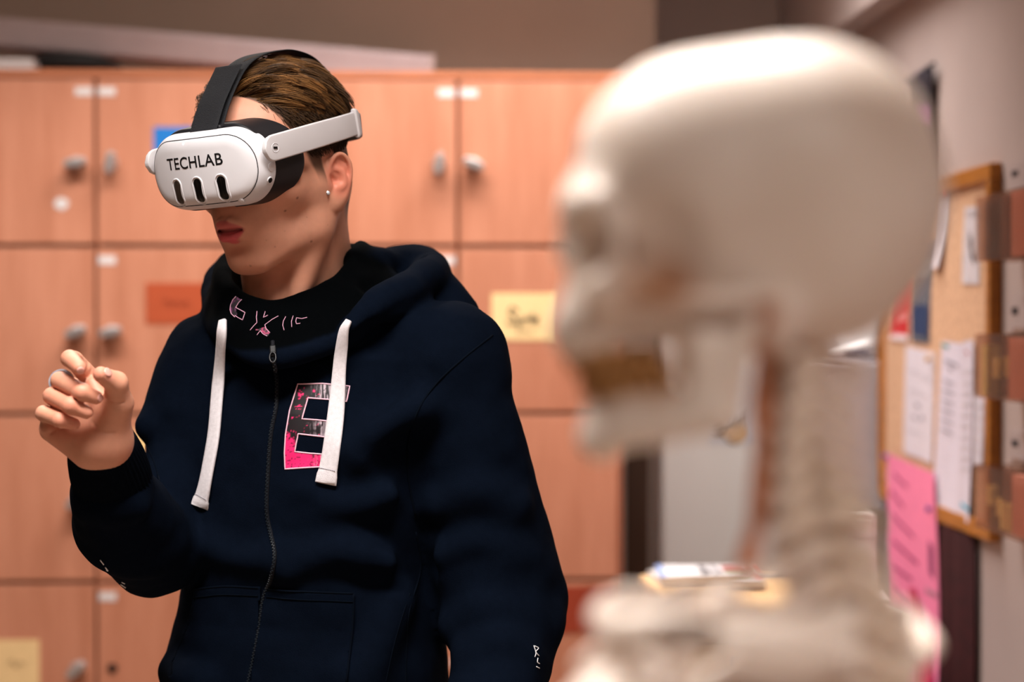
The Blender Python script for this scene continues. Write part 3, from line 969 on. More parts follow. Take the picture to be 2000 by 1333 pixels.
tag(bevel(MB().box((bx - .032, sy0 - .004, on_y(1470, 1306, sy0).z), (bx + .032, sy0 + .0028, on_y(1470, 1284, sy0).z)).build('blue_tape', simple('navy_tape', (52, 70, 116), .5, .4, noise=.05)), .001), 'short dark blue strip stuck on the sideboard front', 'tape')
# ================================================================== the person: body
HO = P(543, 350, 2.36)                       # middle of the head between the ears
HYAW, HPIT, HROL = 35 * D2R, 11.5 * D2R, 2.5 * D2R
HR = np.array(Matrix.Rotation(-HYAW, 3, 'Z') @ Matrix.Rotation(HPIT, 3, 'X') @ Matrix.Rotation(-HROL, 3, 'Y'))
HEAD = Frame(HR, HO)


def mir(p, s):
    return (p[0] * s, p[1], p[2])


def build_body():
    lo = P(55, 960, 2.3); hi = P(960, 80, 2.3)
    g = SDF((lo.x, 2.01, lo.z), (hi.x, 2.60, hi.z), .0014)
    H = HEAD
    # --- cranium and face
    g.ell((0, .006, .050), (.0745, .096, .079), .0, fr=H)
    g.ell((0, -.038, .052), (.062, .056, .055), .02, fr=H)
    g.cone((-.028, -.083, .030), (.028, -.083, .030), .013, .013, .018, fr=H)
    g.ell((0, -.042, -.012), (.059, .050, .062), .02, fr=H)
    for s in (1, -1):
        g.ell(mir((.046, -.058, -.004), s), (.022, .025, .018), .022, fr=H)
        g.ell(mir((.055, -.022, -.004), s), (.016, .038, .026), .02, fr=H)
        g.cone(mir((.057, -.006, -.012), s), mir((.049, -.014, -.058), s), .016, .014, .022, fr=H)
        g.chain([mir(p, s) for p in ((.049, -.014, -.058), (.038, -.040, -.071), (.016, -.070, -.085))], (.014, .013, .014), .022, fr=H)
    g.ell((0, -.072, -.042), (.036, .031, .034), .018, fr=H)
    g.ell((0, -.0755, -.083), (.021, .018, .0155), .016, fr=H)
    g.ell((0, -.040, -.062), (.044, .045, .024), .02, fr=H)
    g.ell((0, .034, -.004), (.0640, .068, .054), .022, fr=H)        # lower back of the head
    # --- nose
    g.chain([(0, -.090, .034), (0, -.103, .016), (0, -.115, -.001)], (.0075, .009, .0105), .010, fr=H)
    for s in (1, -1):
        g.ell(mir((.012, -.103, -.007), s), (.0070, .010, .0075), .006, fr=H)
        g.ell(mir((.007, -.111, -.0125), s), (.0035, .005, .003), .003, 's', fr=H)
    # --- eyes (under the headset)
    for s in (1, -1):
        g.ell(mir((.032, -.100, .012), s), (.018, .014, .012), .010, 's', fr=H)
        g.ell(mir((.031, -.077, .011), s), (.013, .013, .012), .004, fr=H)
        g.cone(mir((.020, -.091, .011), s), mir((.042, -.086, .010), s), .0008, .0008, .002, 's', fr=H)
    # --- mouth
    up = [(.0225, -.0895, -.0445), (.0155, -.0975, -.0400), (.0070, -.1045, -.0368), (0, -.1050, -.0378)]
    up = up + [mir(p, -1) for p in up[-2::-1]]
    g.chain(up, (.0030, .0050, .0066, .0062, .0066, .0050, .0030), .005, fr=H)
    lw = [(.0220, -.0890, -.0465), (.0150, -.0960, -.0505), (.007, -.1010, -.0535), (0, -.1015, -.0540)]
    lw = lw + [mir(p, -1) for p in lw[-2::-1]]
    g.chain(lw, (.0030, .0056, .0074, .0078, .0074, .0056, .0030), .005, fr=H)
    gap = [(.0230, -.0925, -.0455), (.013, -.1020, -.0455), (.005, -.1070, -.0462)]
    gap = gap + [mir(p, -1) for p in gap[::-1]]
    g.chain(gap, (.0008, .0022, .0034, .0034, .0022, .0008), .002, 's', fr=H)
    g.ell((0, -.1010, -.0665), (.019, .0080, .0055), .010, 's', fr=H)
    g.cone((0, -.1085, -.024), (0, -.1095, -.030), .0018, .0018, .006, 's', fr=H)
    # --- ears
    for s in (1, -1):
        fl = 24 * D2R
        bax = np.array((math.sin(fl), math.cos(fl), 0)); up_ = np.array((.12, .06, 1.0)); up_ /= np.linalg.norm(up_)
        nn = np.cross(bax, up_); nn /= np.linalg.norm(nn); up_ = np.cross(nn, bax)
        E = np.array((.0725, .0135, -.0085))
        def e(a, b, o=0.0):
            p = E + bax * a * 1.04 + up_ * b * 1.06 + nn * o
            return (p[0] * s, p[1], p[2])
        Re = np.stack([bax * np.array((s, 1, 1)), up_ * np.array((s, 1, 1)), nn * np.array((s, 1, 1))], 1)
        g.ell(e(.0030, .002, .0005), (.0165, .0255, .0042), .004, fr=H, R=Re)
        g.ell(e(.0070, .0130, .0008), (.0125, .0125, .0036), .004, fr=H, R=Re)
        g.ell(e(-.005, -.018, .001), (.0085, .0105, .0045), .004, fr=H, R=Re)
        g.ell(e(-.004, .0, -.010), (.012, .016, .012), .010, fr=H, R=Re)
        g.ell(e(-.0015, -.001, .0075), (.0085, .0125, .0085), .003, 's', fr=H, R=Re)
        g.ell(e(.006, .0165, .0088), (.0100, .0070, .0052), .003, 's', fr=H, R=Re)
        g.ell(e(-.007, -.009, .006), (.003, .0045, .006), .002, 's', fr=H, R=Re)
        hx = [(-.006, .007, .001), (-.0055, .015, .0035), (-.001, .0235, .005), (.006, .0278, .0055), (.013, .0255, .0055), (.0180, .0185, .006), (.0195, .010, .006), (.0180, .0005, .0055),
              (.0145, -.008, .0045), (.010, -.0153, .0035), (.0036, -.0225, .003), (-.0036, -.0262, .0025)]
        g.chain(catmull([e(*p) for p in hx], 3), [.0027] * 34, .0025, fr=H)
        ah = [(.0036, .0125, .003), (.0095, .006, .005), (.0105, -.0036, .0055), (.0055, -.0085, .005), (-.0005, -.0085, .0045)]
        g.chain(catmull([e(*p) for p in ah], 3), [.0027] * 13, .003, fr=H)
        g.chain([e(-.0055, .010, .002), e(.002, .004, .0005)], (.0022, .0016), .003, fr=H)
        g.ell(e(-.0105, -.002, .0035), (.0032, .0055, .0032), .004, fr=H, R=Re)
        g.ell(e(-.0060, -.0205, .0035), (.0075, .0072, .0035), .004, fr=H, R=Re)
    # --- neck
    nk0 = H.w((0, .006, -.030)); nb = np.array(P(586, 640, 2.43))
    g.cone(nk0, nb, .052, .062, .022)
    m0 = H.w((.060, .020, -.028)); m1 = np.array(P(560, 640, 2.335))
    g.cone(m0, m1, .0092, .009, .03)
    m0 = H.w((-.060, .020, -.028)); m1 = np.array(P(500, 640, 2.36))
    g.cone(m0, m1, .0092, .009, .03)
    g.cone(H.w((.025, .042, -.02)), np.array(P(640, 640, 2.50)), .026, .045, .03)
    g.ell(np.array(P(530, 585, 2.355)), (.012, .012, .016), .022)
    # --- upper chest, shoulders and right arm under the hoodie
    g.cone(np.array(P(600, 720, 2.44)), np.array(P(620, 1000, 2.42)), .085, .10, .05)
    g.cone(np.array(P(470, 730, 2.45)), np.array(P(800, 730, 2.37)), .055, .055, .05)
    sh, md, el = np.array(P(430, 730, 2.44)), np.array(P(352, 860, 2.41)), np.array(P(300, 1070, 2.335))
    wr = np.array(P(203, 868, 2.140))
    g.cone(sh, md, .046, .036, .03); g.cone(md, el, .036, .032, .02)
    fa = el + (wr - el) * .35
    g.cone(el, fa, .030, .029, .02); g.cone(fa, wr, .029, .0235, .02)
    # --- right hand
    hand(g)
    V, F = g.mesh(1)
    return g, V, F


HANDP = {
    'index':  [(188, 752, 2.150), (145, 704, 2.122), (136, 701, 2.096), (155, 719, 2.070)],
    'middle': [(138, 759, 2.156), (117, 744, 2.108), (161, 767, 2.077), (187, 777, 2.082)],
    'ring':   [(134, 790, 2.150), (101, 774, 2.108), (138, 793, 2.078), (169, 806, 2.083)],
    'pinky':  [(108, 820, 2.145), (85, 808, 2.108), (117, 821, 2.083), (145, 829, 2.089)],
}
HANDR = {'index': (.0112, .0098, .0093, .0074), 'middle': (.0115, .0098, .0092, .0074), 'ring': (.0112, .0093, .0088, .0072), 'pinky': (.0105, .0086, .0078, .0064)}
THUMB = [(210, 840, 2.128), (230, 788, 2.107), (227, 749, 2.088), (197, 732, 2.071)]


def hand(g):
    A = lambda q: np.array(P(*q))
    W_ = A((203, 866, 2.135))
    for f, pts in HANDP.items():
        g.cone(W_, A(pts[0]), .020, .0120, .014)                # back of the hand
    # palm, heel of the hand, ball of the thumb
    g.ell(A((168, 824, 2.134)), (.026, .016, .026), .012)
    g.cone(A((104, 838, 2.124)), A((172, 872, 2.126)), .0150, .0225, .010)
    t = [A(q) for q in THUMB]
    g.cone(t[0], t[1], .0235, .0168, .010)
    g.cone(A((182, 752, 2.128)), A((208, 800, 2.120)), .009, .013, .010)   # web between thumb and first finger
    g.cone(W_, A((218, 935, 2.190)), .0245, .022, .02)
    g.cone(t[1], t[2], .0152, .0122, .004)
    g.cone(t[2], t[3], .0124, .0084, .003)
    for f, pts in HANDP.items():
        p = [A(q) for q in pts]; r = HANDR[f]
        g.cone(p[0], p[1], r[0], r[1], .003)
        g.cone(p[1], p[2], r[1] * .98, r[2], .0012)
        g.cone(p[2], p[3], r[2], r[3], .0012)
        if f != 'index':                                        # knuckle on the bend
            g.ell(p[2], (r[2] * 1.05,) * 3, .003)
    # clefts between neighbouring fingers
    order = ['index', 'middle', 'ring', 'pinky']
    tow = -np.array(CROT @ Vector((0, 0, -1)))
    for fa_, fb_ in zip(order[1:-1], order[2:]):
        a_, b_ = [A(q) for q in HANDP[fa_]], [A(q) for q in HANDP[fb_]]
        mids = [(a_[i] + b_[i]) / 2 + tow * .0030 for i in (1, 2, 3)]
        g.chain(mids, [.0016, .0018, .0014], .0015, 's')
    i_, m_ = [A(q) for q in HANDP['index']], [A(q) for q in HANDP['middle']]
    g.chain([(i_[1] + m_[1]) / 2 + tow * .003, (i_[3] + m_[2]) / 2 + tow * .002 - tow * .010], [.0016, .0016], .0015, 's')
    # skin creases
    for pts, r in (([(207, 779), (216, 784), (228, 787), (240, 786)], .0009), ([(177, 817), (184, 832), (196, 843), (208, 847), (222, 846)], .0010),
                   ([(94, 848), (104, 844), (112, 836)], .0009), ([(166, 697), (171, 707), (172, 716)], .0007), ([(181, 712), (177, 728), (171, 742)], .0008)):
        w = [g.hit(*q[:2]) for q in catmull([(a, b, 0) for a, b in pts], 5)]
        for _ in range(3): w = [w[0]] + [(w[q - 1] + 2 * w[q] + w[q + 1]) / 4 for q in range(1, len(w) - 1)] + [w[-1]]
        g.chain(w, r, .0022, 's')


def build_left_arm():
    """hanging arm with a relaxed hand (inside the sleeve and below the picture)"""
    A = lambda *q: np.array(P(*q))
    el, wr = A(1004, 1170, 2.36), A(938, 1438, 2.228)
    d = wr - el; d /= np.linalg.norm(d)
    n = np.array((-.75, .25, -.2)); n -= d * np.dot(n, d); n /= np.linalg.norm(n)      # palm faces the hip
    l = np.cross(d, n)                                                                   # toward the thumb side or away
    if l[1] > 0: l = -l
    g = SDF(np.minimum(el, wr + d * .22) - .09, np.maximum(el, wr + d * .22) + .09, .0018)
    g.cone(el, wr, .034, .025, .0)
    kn = wr + d * .085
    for i, (o, L, r) in enumerate(((.030, .072, .0092), (.010, .080, .0096), (-.010, .074, .0092), (-.028, .058, .0080))):
        b = kn + l * o + d * (-.004 * abs(i - 1))
        g.cone(wr + l * o * .4, b, .017, .0125, .012)
        p1 = b + (d * .94 + n * .34) * L * .46; p2 = p1 + (d * .72 + n * .69) * L * .31; p3 = p2 + (d * .45 + n * .89) * L * .27
        g.chain([b, p1, p2, p3], [r * 1.12, r, r * .92, r * .78], .003)
    t0 = wr + d * .022 + l * .020 + n * .006; t1 = t0 + (d * .70 + l * .62 + n * .35) * .040; t2 = t1 + (d * .93 + l * .15 + n * .33) * .032; t3 = t2 + (d * .95 + n * .3) * .025
    g.chain([t0, t1, t2, t3], [.016, .0125, .0108, .0082], .006)
    return g.mesh(1)


BG, BV, BF = build_body()
_v, _f = build_left_arm()
BF = np.concatenate([BF, _f + len(BV)]); BV = np.concatenate([BV, _v])
BN = normals(BV, BF)


def body_colors(V, N):
    n = len(V)
    L = HEAD.l(V)
    skin = np.array(lin((212, 150, 123))); c = np.tile(skin, (n, 1))
    var = vnoise(V, 60, 1) * .04 + vnoise(V, 220, 2) * .03
    c *= (1 + var)[:, None]
    def mixc(mask, col):
        nonlocal c
        c = c * (1 - mask[:, None]) + np.array(lin(col)) * mask[:, None]
    near = (np.abs(L) < .16).all(1)
    def blob(ctr, r, soft=.5):
        d = np.linalg.norm((L - np.array(ctr)) / np.array(r), axis=1)
        return sstep(-d, -1, -soft) * near
    # cheeks and ears flush
    mixc(.35 * blob((.045, -.065, -.012), (.03, .03, .022), 0) + .25 * blob((0, -.09, .07), (.06, .05, .04), 0), (212, 130, 110))
    for s in (1, -1):
        mixc(.60 * blob((s * .082, .014, -.006), (.018, .026, .034), .5), (216, 118, 96))
    # lips
    x, y, z = L[:, 0], L[:, 1], L[:, 2]
    ax_ = np.clip(np.abs(x) / .0222, 0, 1)
    top = -.0315 - .0136 * ax_ ** 1.6 - .0012 * np.exp(-(x / .003) ** 2)
    bot = -.0622 + .0168 * ax_ ** 2.0
    lip = sstep(top - z, -.0013, .0013) * sstep(z - bot, -.0016, .0016) * sstep(.0226 - np.abs(x), .0, .0045) * (y < -.083)
    mixc(.9 * lip * (z < -.0458), (206, 82, 92)); mixc(.85 * lip * (z >= -.0458), (188, 86, 86))
    gapm = np.exp(-((z + .0460) / .0022) ** 2) * (np.abs(x) < .02) * (y < -.083)
    mixc(.7 * gapm, (70, 20, 20))
    # faint beard shadow on chin, jaw and upper lip
    beard = (blob((0, -.085, -.075), (.045, .045, .035), .3) + blob((.048, -.035, -.06), (.03, .05, .03), .3) + .6 * blob((0, -.105, -.030), (.024, .02, .007), .3))
    mixc(.14 * np.clip(beard, 0, 1) * (1 - lip), (150, 104, 84))
    # moles
    for (u_, v_), r, k_ in (((581, 387), .0017, .7), ((557, 412), .0015, .75), ((608, 472), .0015, .65), ((489, 520), .0013, .6), ((537, 482), .0010, .5), ((520, 470), .0008, .35), ((600, 425), .0008, .35), ((556, 452), .0007, .3), ((640, 440), .0008, .3)):
        d = np.linalg.norm(V - BG.hit(u_, v_), axis=1)
        mixc(k_ * sstep(-d, -r * 1.5, -r * .5), (104, 56, 40))
    # scalp under the hair
    hair = hair_mask(L) * near * (N @ HEAD.R[:, 2] > -2)
    mixc(.90 * hair, (62, 44, 30))
    # finger nails and knuckle flush
    A = lambda q: np.array(P(*q))
    for q, r in (((159, 723, 2.070), .0075), ((192, 786, 2.088), .006), ((213, 735, 2.072), .007)):
        d = np.linalg.norm(V - A(q), axis=1)
        mixc(.45 * sstep(-d, -r, -r * .6), (226, 150, 134))
    hm = (np.linalg.norm(V - A((165, 800, 2.11)), axis=1) < .085)
    mixc(.30 * hm * sstep(vnoise(V, 45, 5), -.2, .6), (214, 128, 104))
    for f, pts in HANDP.items():
        for q in (pts[2], pts[3]):
            d = np.linalg.norm(V - A(q), axis=1); mixc(.28 * sstep(-d, -.014, -.004), (216, 124, 104))
    d = np.linalg.norm(V - A(THUMB[3]), axis=1); mixc(.3 * sstep(-d, -.016, -.004), (218, 116, 98))
    return np.clip(c, 0, 1)


def hair_mask(L):
    """where hair grows, in head coordinates (0..1)"""
    x, y, z = np.abs(L[:, 0]), L[:, 1], L[:, 2]
    front = .094 - .30 * np.clip(x - .03, 0, 1) - .06 * x               # height of the hairline at the forehead
    # hairline in terms of y: forehead -> temple -> sideburn -> behind the ear -> nape
    line = np.interp(y, [-.13, -.095, -.080, -.068, -.058, -.048, -.038, -.026, -.018, -.006, .000, .020, .034, .042, .060, .10],
                     [.150, .122, .114, .104, .086, .066, .056, .030, .002, -.004, .030, .030, .010, -.034, -.056, -.060])
    w = .003 + .010 * sstep(-z, -.085, -.05)
    return sstep(z - line, -w, w)


M_skin = colattr('skin', .50, .36, sss=.12, bump=.12, bscale=900, noise=.05, nscale=120)
person = empty('person', (P(600, 1300, 2.42).x, P(600, 1300, 2.42).y, 0), 'young man in a navy zip hoodie wearing a white headset, pinching in the air', 'person')
body = mesh_obj('body', BV, BF, M_skin, person, smooth=True, cols=body_colors(BV, BN))
# ================================================================== hair: combed-back top, short faded sides
def strands(P3, r0, r1, nside=3):
    """P3 (n,s,3) strand points -> verts, faces of thin tapered tubes"""
    n, s, _ = P3.shape
    T = np.gradient(P3, axis=1); T /= np.linalg.norm(T, axis=2)[..., None] + 1e-9
    up = np.array((.31, .2, .93)); A = np.cross(T, up); A /= np.linalg.norm(A, axis=2)[..., None] + 1e-9
    B = np.cross(T, A)
    rad = np.linspace(1, 0, s) ** .6
    rad = r1 + (r0 - r1) * rad
    ring = []
    for q in range(nside):
        w = 2 * math.pi * q / nside
        ring.append(P3 + (A * math.cos(w) + B * math.sin(w)) * rad[None, :, None])
    V = np.stack(ring, 2).reshape(-1, 3)
    base = (np.arange(n) * s * nside)[:, None, None] + (np.arange(s - 1) * nside)[None, :, None]
    F = []
    for q in range(nside):
        q2 = (q + 1) % nside
        F.append(np.stack([base + q, base + q2, base + nside + q2, base + nside + q], -1).reshape(-1, 4))
    return V, np.concatenate(F)


def make_hair():
    L = HEAD.l(BV)
    NL = BN @ HEAD.R
    m = hair_mask(L) * (np.abs(L) < .16).all(1)
    # area-uniform: surface-net vertices are evenly spread already
    cand = np.where(m > .5)[0]
    Z = L[cand, 2]; X = L[cand, 0]; Y = L[cand, 1]
    topw = sstep(Z + .10 * np.clip(Y, 0, .1), .072, .104)
    rng = RNG
    out = []; cols = []
    C0 = np.array((0, .006, .05)); RAD = np.array((.0745, .096, .079))

    def grow(idx, length, lift0, thick, flow, seg, jitter, clump=None):
        p = L[idx] + NL[idx] * -.001
        n = len(idx); pts = [p]
        nl = NL[idx]
        ph = rng.uniform(0, 6.28, n)
        for k in range(1, seg):
            s = k / (seg - 1)
            q = (pts[-1] - C0) / RAD ** 1; nrm = (pts[-1] - C0) / RAD ** 2
            nrm /= np.linalg.norm(nrm, axis=1)[:, None]
            f = flow(pts[-1]) + jitter
            f = f - nrm * (f * nrm).sum(1)[:, None]
            f /= np.linalg.norm(f, axis=1)[:, None] + 1e-9
            # height above the scalp wanted at this point
            e = np.linalg.norm((pts[-1] - C0) / RAD, axis=1)
            hgt = (e - 1) * .080
            want = thick * np.sin(np.clip(s * 1.5 + .25, 0, 1.57))
            d = f + nrm * np.clip((want - hgt) / (length / seg) * lift0, -.5, 2.4)[:, None]
            d /= np.linalg.norm(d, axis=1)[:, None]
            pts.append(pts[-1] + d * (length / (seg - 1))[:, None])
        return np.stack(pts, 1)

    # long top hair
    w = np.where(topw > .15)[0]
    pick = rng.choice(w, 11000); idx = cand[pick]
    tw = topw[pick]
    nclump = 420
    cid = rng.choice(len(idx), nclump, replace=False)
    croot = L[idx[cid]]
    lab = np.argmin(((L[idx][:, None, :] - croot[None, :, :]) ** 2).sum(2), 1) if len(idx) * nclump < 6e6 else None
    cj = rng.normal(0, 1, (nclump, 3)) * np.array((.20, .12, .06))
    jit = cj[lab] + rng.normal(0, .05, (len(idx), 3))
    cl = rng.uniform(.8, 1.15, nclump)[lab]; ct = rng.uniform(.55, 1.15, nclump)[lab]
    yy = L[idx, 1]
    front = sstep(-yy, .02, .09)
    length = (.020 + .042 * tw) * cl * rng.uniform(.85, 1.05, len(idx)) * (1 - .30 * sstep(yy, .03, .09))
    thick = (.003 + .0175 * tw * (1 - .35 * sstep(yy, .03, .09))) * ct * rng.uniform(.45, 1.08, len(idx)) * (1 + .5 * sstep(-L[idx, 0], .015, .045))

    def flow_top(p):
        x = p[:, 0]
        f = np.zeros_like(p)
        f[:, 0] = np.where(x > -.012, .62 + .25 * sstep(x, .0, .05), -.50)
        fr = sstep(-p[:, 1], .035, .07) * (x > -.012)
        f[:, 1] = .80 - .25 * fr
        f[:, 0] += .35 * fr
        f[:, 2] = -.35 * sstep(np.abs(x), .04, .07)
        return f
    S = grow(idx, length, .55, thick, flow_top, 10, jit)
    # gather each lock toward its middle strand
    cen = S[cid][lab]
    t = np.linspace(0, 1, 10)[None, :, None]
    S = S + (cen - S) * (.62 * t ** 1.2)
    cb = rng.uniform(0, 1, nclump)[lab] ** 2.2 * .75 + rng.uniform(0, 1, len(idx)) * .3
    dark, gold = np.array(lin((42, 26, 15))), np.array(lin((200, 142, 82)))
    side = sstep(-(yy), -.05, .03)
    g = np.clip(cb * .9 * (.45 + .55 * side), 0, 1)[:, None, None]
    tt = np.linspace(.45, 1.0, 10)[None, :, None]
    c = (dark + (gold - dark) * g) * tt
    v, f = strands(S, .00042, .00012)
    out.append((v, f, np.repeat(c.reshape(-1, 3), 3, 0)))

    # short sides and back
    w = np.where(topw < .85)[0]
    pick = rng.choice(w, 15000); idx = cand[pick]
    z = L[idx, 2]; y = L[idx, 1]
    rs = sstep(-L[idx, 0], .03, .06) * sstep(-y, -.02, .04)
    ln = (.0055 + .0115 * sstep(z, -.02, .085) + .012 * rs * sstep(z, .05, .085)) * rng.uniform(.7, 1.2, len(idx))

    def flow_side(p):
        f = np.zeros_like(p); f[:, 1] = .55; f[:, 2] = -.75
        f[:, 0] = 0
        return f
    S = grow(idx, ln, .7, (.0012 + .0060 * sstep(z, 0, .085) + .010 * rs * sstep(z, .05, .085)) * rng.uniform(.5, 1.2, len(idx)), flow_side, 4, rng.normal(0, .22, (len(idx), 3)))
    g = rng.uniform(0, 1, (len(idx), 1, 1)) * .35 * sstep(z, .0, .08)[:, None, None]
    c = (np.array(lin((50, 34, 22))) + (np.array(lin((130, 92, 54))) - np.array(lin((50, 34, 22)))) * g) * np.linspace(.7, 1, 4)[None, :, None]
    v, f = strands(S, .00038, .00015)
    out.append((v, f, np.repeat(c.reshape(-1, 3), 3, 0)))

    # eyebrow (mostly behind the headset)
    V = []; F = []; C = []; off = 0
    for v, f, c in out:
        V.append(v); F.append(f + off); C.append(c); off += len(v)
    V = np.concatenate(V); F = np.concatenate(F); C = np.concatenate(C)
    return V @ HEAD.R.T + HEAD.t, F, C


M_hair = colattr('hair_strands', .46, .28)
hv, hf, hc = make_hair()
hair = mesh_obj('hair', hv, hf, M_hair, person, smooth=True, cols=hc)
hair['label'] = 'brown hair swept back on top with short dark sides'
# ================================================================== the headset
M_hsw = simple('white_matte_plastic', (220, 218, 222), .42, .45, noise=.01, nscale=50, coat=.15)
M_hsw2 = simple('white_strap_plastic', (208, 204, 206), .5, .4, noise=.015, nscale=40)
M_hsb = simple('black_soft_foam', (20, 20, 24), .48, .45, noise=.12, nscale=80)
M_strap = simple('black_webbing', (22, 23, 27), .8, .3, noise=.15, nscale=200, bump=.5, bscale=700)
M_lens = simple('dark_lens_glass', (6, 6, 6), .3, .25, noise=.05)
M_lens2 = simple('smoky_lens_glass', (52, 42, 36), .3, .3, noise=.1)
M_txt = simple('black_lettering', (14, 13, 15), .55, .3, noise=.05)
ZC = .0275
headset = empty('vr_headset', HEAD.w((0, -.12, ZC)), 'white headset with black lettering and dark camera slots worn by the person', 'VR headset')


def hs_mesh(name, V, F, mat, parent=headset, smooth=True, **kw):
    return mesh_obj(name, np.asarray(V) @ HEAD.R.T + HEAD.t, F, mat, parent, smooth, **kw)


def hs_mb(name, mb, mat, parent=headset, **kw):
    mb.v = [tuple(HEAD.w(p)) for p in mb.v]
    return mb.build(name, mat, parent, **kw)


def stad(X, Z, hx, hz, r, zc=ZC):
    qx = np.abs(X) - np.float32(hx - r); qz = np.abs(Z - np.float32(zc)) - np.float32(hz - r)
    return np.sqrt(np.maximum(qx, 0) ** 2 + np.maximum(qz, 0) ** 2) + np.minimum(np.maximum(qx, qz), 0) - np.float32(r)


def smax(a, b, k): return -_smin(-a, -b, k)


def front_y(X, Z): return -.1420 + 2.5 * X ** 2 + 1.2 * (Z - ZC) ** 2 + 1600 * np.maximum(0, ZC - Z - .012) ** 4 * 4


HX, HZ, HRR = .0835, .0445, .0430
lo, hi = (-.090, -.148, ZC - .050), (.090, -.075, ZC + .050)


def visor_body(X, Y, Z):
    d2 = stad(X, Z, HX, HZ, HRR)
    d = smax(d2, front_y(X, Z) - Y, .020)
    return smax(d, Y + .102 - .7 * X ** 2, .006)


def plate_region(X, Y, Z, off):
    return stad(X, Z, HX - off, HZ - off, HRR - off)


g = SDF(lo, hi, .00062)
g.fn(visor_body, lo, hi, 0)
g.fn(lambda X, Y, Z: np.maximum(plate_region(X, Y, Z, .0068), Y - front_y(X, Z) - .006), lo, hi, 0, 's')
VV, VF = g.mesh(1)
hs_mesh('visor_shell', VV, VF, M_hsw)
g = SDF(lo, hi, .00062)
g.fn(visor_body, lo, hi, 0)
g.fn(lambda X, Y, Z: np.maximum(plate_region(X, Y, Z, .0069), Y - front_y(X, Z) - .0068), lo, hi, .0012, 'i')
PV, PF = g.mesh(1)
faceplate = hs_mesh('faceplate', PV, PF, M_hsw)
PB = bvh(PV, PF); VB = bvh(VV, VF)
g = SDF(lo, hi, .0010)
g.fn(visor_body, lo, hi, 0)
OB = bvh(*g.mesh(1))


def plate_pt(x, z, off):
    h = OB.ray_cast(Vector((x, -.3, z)), Vector((0, 1, 0)))
    if h[0] is None: h = VB.ray_cast(Vector((x, -.3, z)), Vector((0, 1, 0)))
    return np.array(h[0] + h[1] * off)


def stad_outline(cx, cz, hx, hz, n=10):
    out = []
    for q in range(4):
        c = [(1, 1), (-1, 1), (-1, -1), (1, -1)][q]
        for i in range(n):
            a = math.pi / 2 * (q + i / (n - 1))
            out.append((cx + hx * math.cos(a), cz + c[1] * (hz - hx) + hx * math.sin(a)))
    return out


SZ = ZC - .0195
for i, xx in enumerate((-.0325, .0005, .0335)):
    dz = -.0015 if i != 1 else -.0015
    ol = stad_outline(xx, SZ + dz, .0074, .0158)
    inn = stad_outline(xx, SZ + dz, .0056, .0138)
    m = MB(); m.tube([plate_pt(x, z, .0001) for x, z in ol], .0010, 8, closed=True)
    rim = hs_mb('camera_rim', m, M_hsw, smooth=True)
    m = MB(); n = len(inn); rings = 5; vs = []; fs = []
    for k in range(rings + 1):
        t = 1 - k / rings
        for (x, z) in inn: vs.append(plate_pt(xx + (x - xx) * (1.06 * t), SZ + dz + (z - SZ - dz) * (.02 + 1.04 * t), .0005 if k else -.0002))
    for k in range(rings):
        for j in range(n):
            fs.append((k * n + j, (k + 1) * n + j, (k + 1) * n + (j + 1) % n, k * n + (j + 1) % n))
    m.add(vs, fs)
    ln = hs_mb('camera_lens', m, (M_lens2, M_lens, M_lens)[i], rim, smooth=True)
    if i != 1:
        for dz2 in ():
            c = plate_pt(xx, SZ + dz + dz2, .0008)
            mm = MB(); mm.tube([c + np.array((.0028 * math.cos(a), 0, .0028 * math.sin(a))) for a in np.linspace(0, 6.283, 17)[:-1]], .00035, 5, closed=True)
            hs_mb('lens_ring', mm, simple('lens_ring_grey', (44, 42, 42), .3, .5, noise=.05), rim, smooth=True)

# dark gap line round the faceplate
ol = []
off = .0066
for q in range(4):
    sx, sz = [(1, 1), (-1, 1), (-1, -1), (1, -1)][q]
    rr = HRR - off
    for i in range(24):
        a = math.pi / 2 * (q + i / 24)
        ol.append((sx * (HX - off - rr) + rr * math.cos(a), ZC + sz * (HZ - off - rr) + rr * math.sin(a)))
    nx = [(-1, 1), (-1, -1), (1, -1), (1, 1)][q]
    x0, z0 = ol[-1]
    x1, z1 = nx[0] * (HX - off - rr) + rr * math.cos(math.pi / 2 * (q + 1)), ZC + nx[1] * (HZ - off - rr) + rr * math.sin(math.pi / 2 * (q + 1))
    for i in range(1, 12): ol.append((x0 + (x1 - x0) * i / 12, z0 + (z1 - z0) * i / 12))
gp = []
for (x, z) in ol:
    h = OB.ray_cast(Vector((x, -.3, z)), Vector((0, 1, 0)))
    if h[0] is not None: gp.append(np.array(h[0] - h[1] * .0001))
for _ in range(4): gp = [(gp[i - 1] + 2 * gp[i] + gp[(i + 1) % len(gp)]) / 4 for i in range(len(gp))]
m = MB(); m.tube(gp, .00052, 6, closed=True)
hs_mb('gap_line', m, simple('dark_gap', (52, 50, 52), .7, .2, noise=.05), faceplate, smooth=True)

# lettering
tcu = bpy.data.curves.new('lettering', 'FONT'); tcu.body = 'TECHLAB'; tcu.size = .0208; tcu.align_x = 'CENTER'; tcu.offset = .00022
tcu.extrude = .00004; tcu.space_character = 1.06
to = bpy.data.objects.new('lettering', tcu); COL.objects.link(to)
bpy.context.view_layer.update()
tm = to.to_mesh()
tv = np.array([v.co[:] for v in tm.vertices]); tf = [tuple(p.vertices) for p in tm.polygons]
to.to_mesh_clear(); bpy.data.objects.remove(to)
wtx = tv[:, 0].max() - tv[:, 0].min()
sc = .0830 / wtx
TV = [plate_pt(x * sc - .0015, y * sc + ZC + .0055, .00025 + zz) for x, y, zz in tv]
hs_mesh('lettering', TV, tf, M_txt, faceplate, smooth=False)
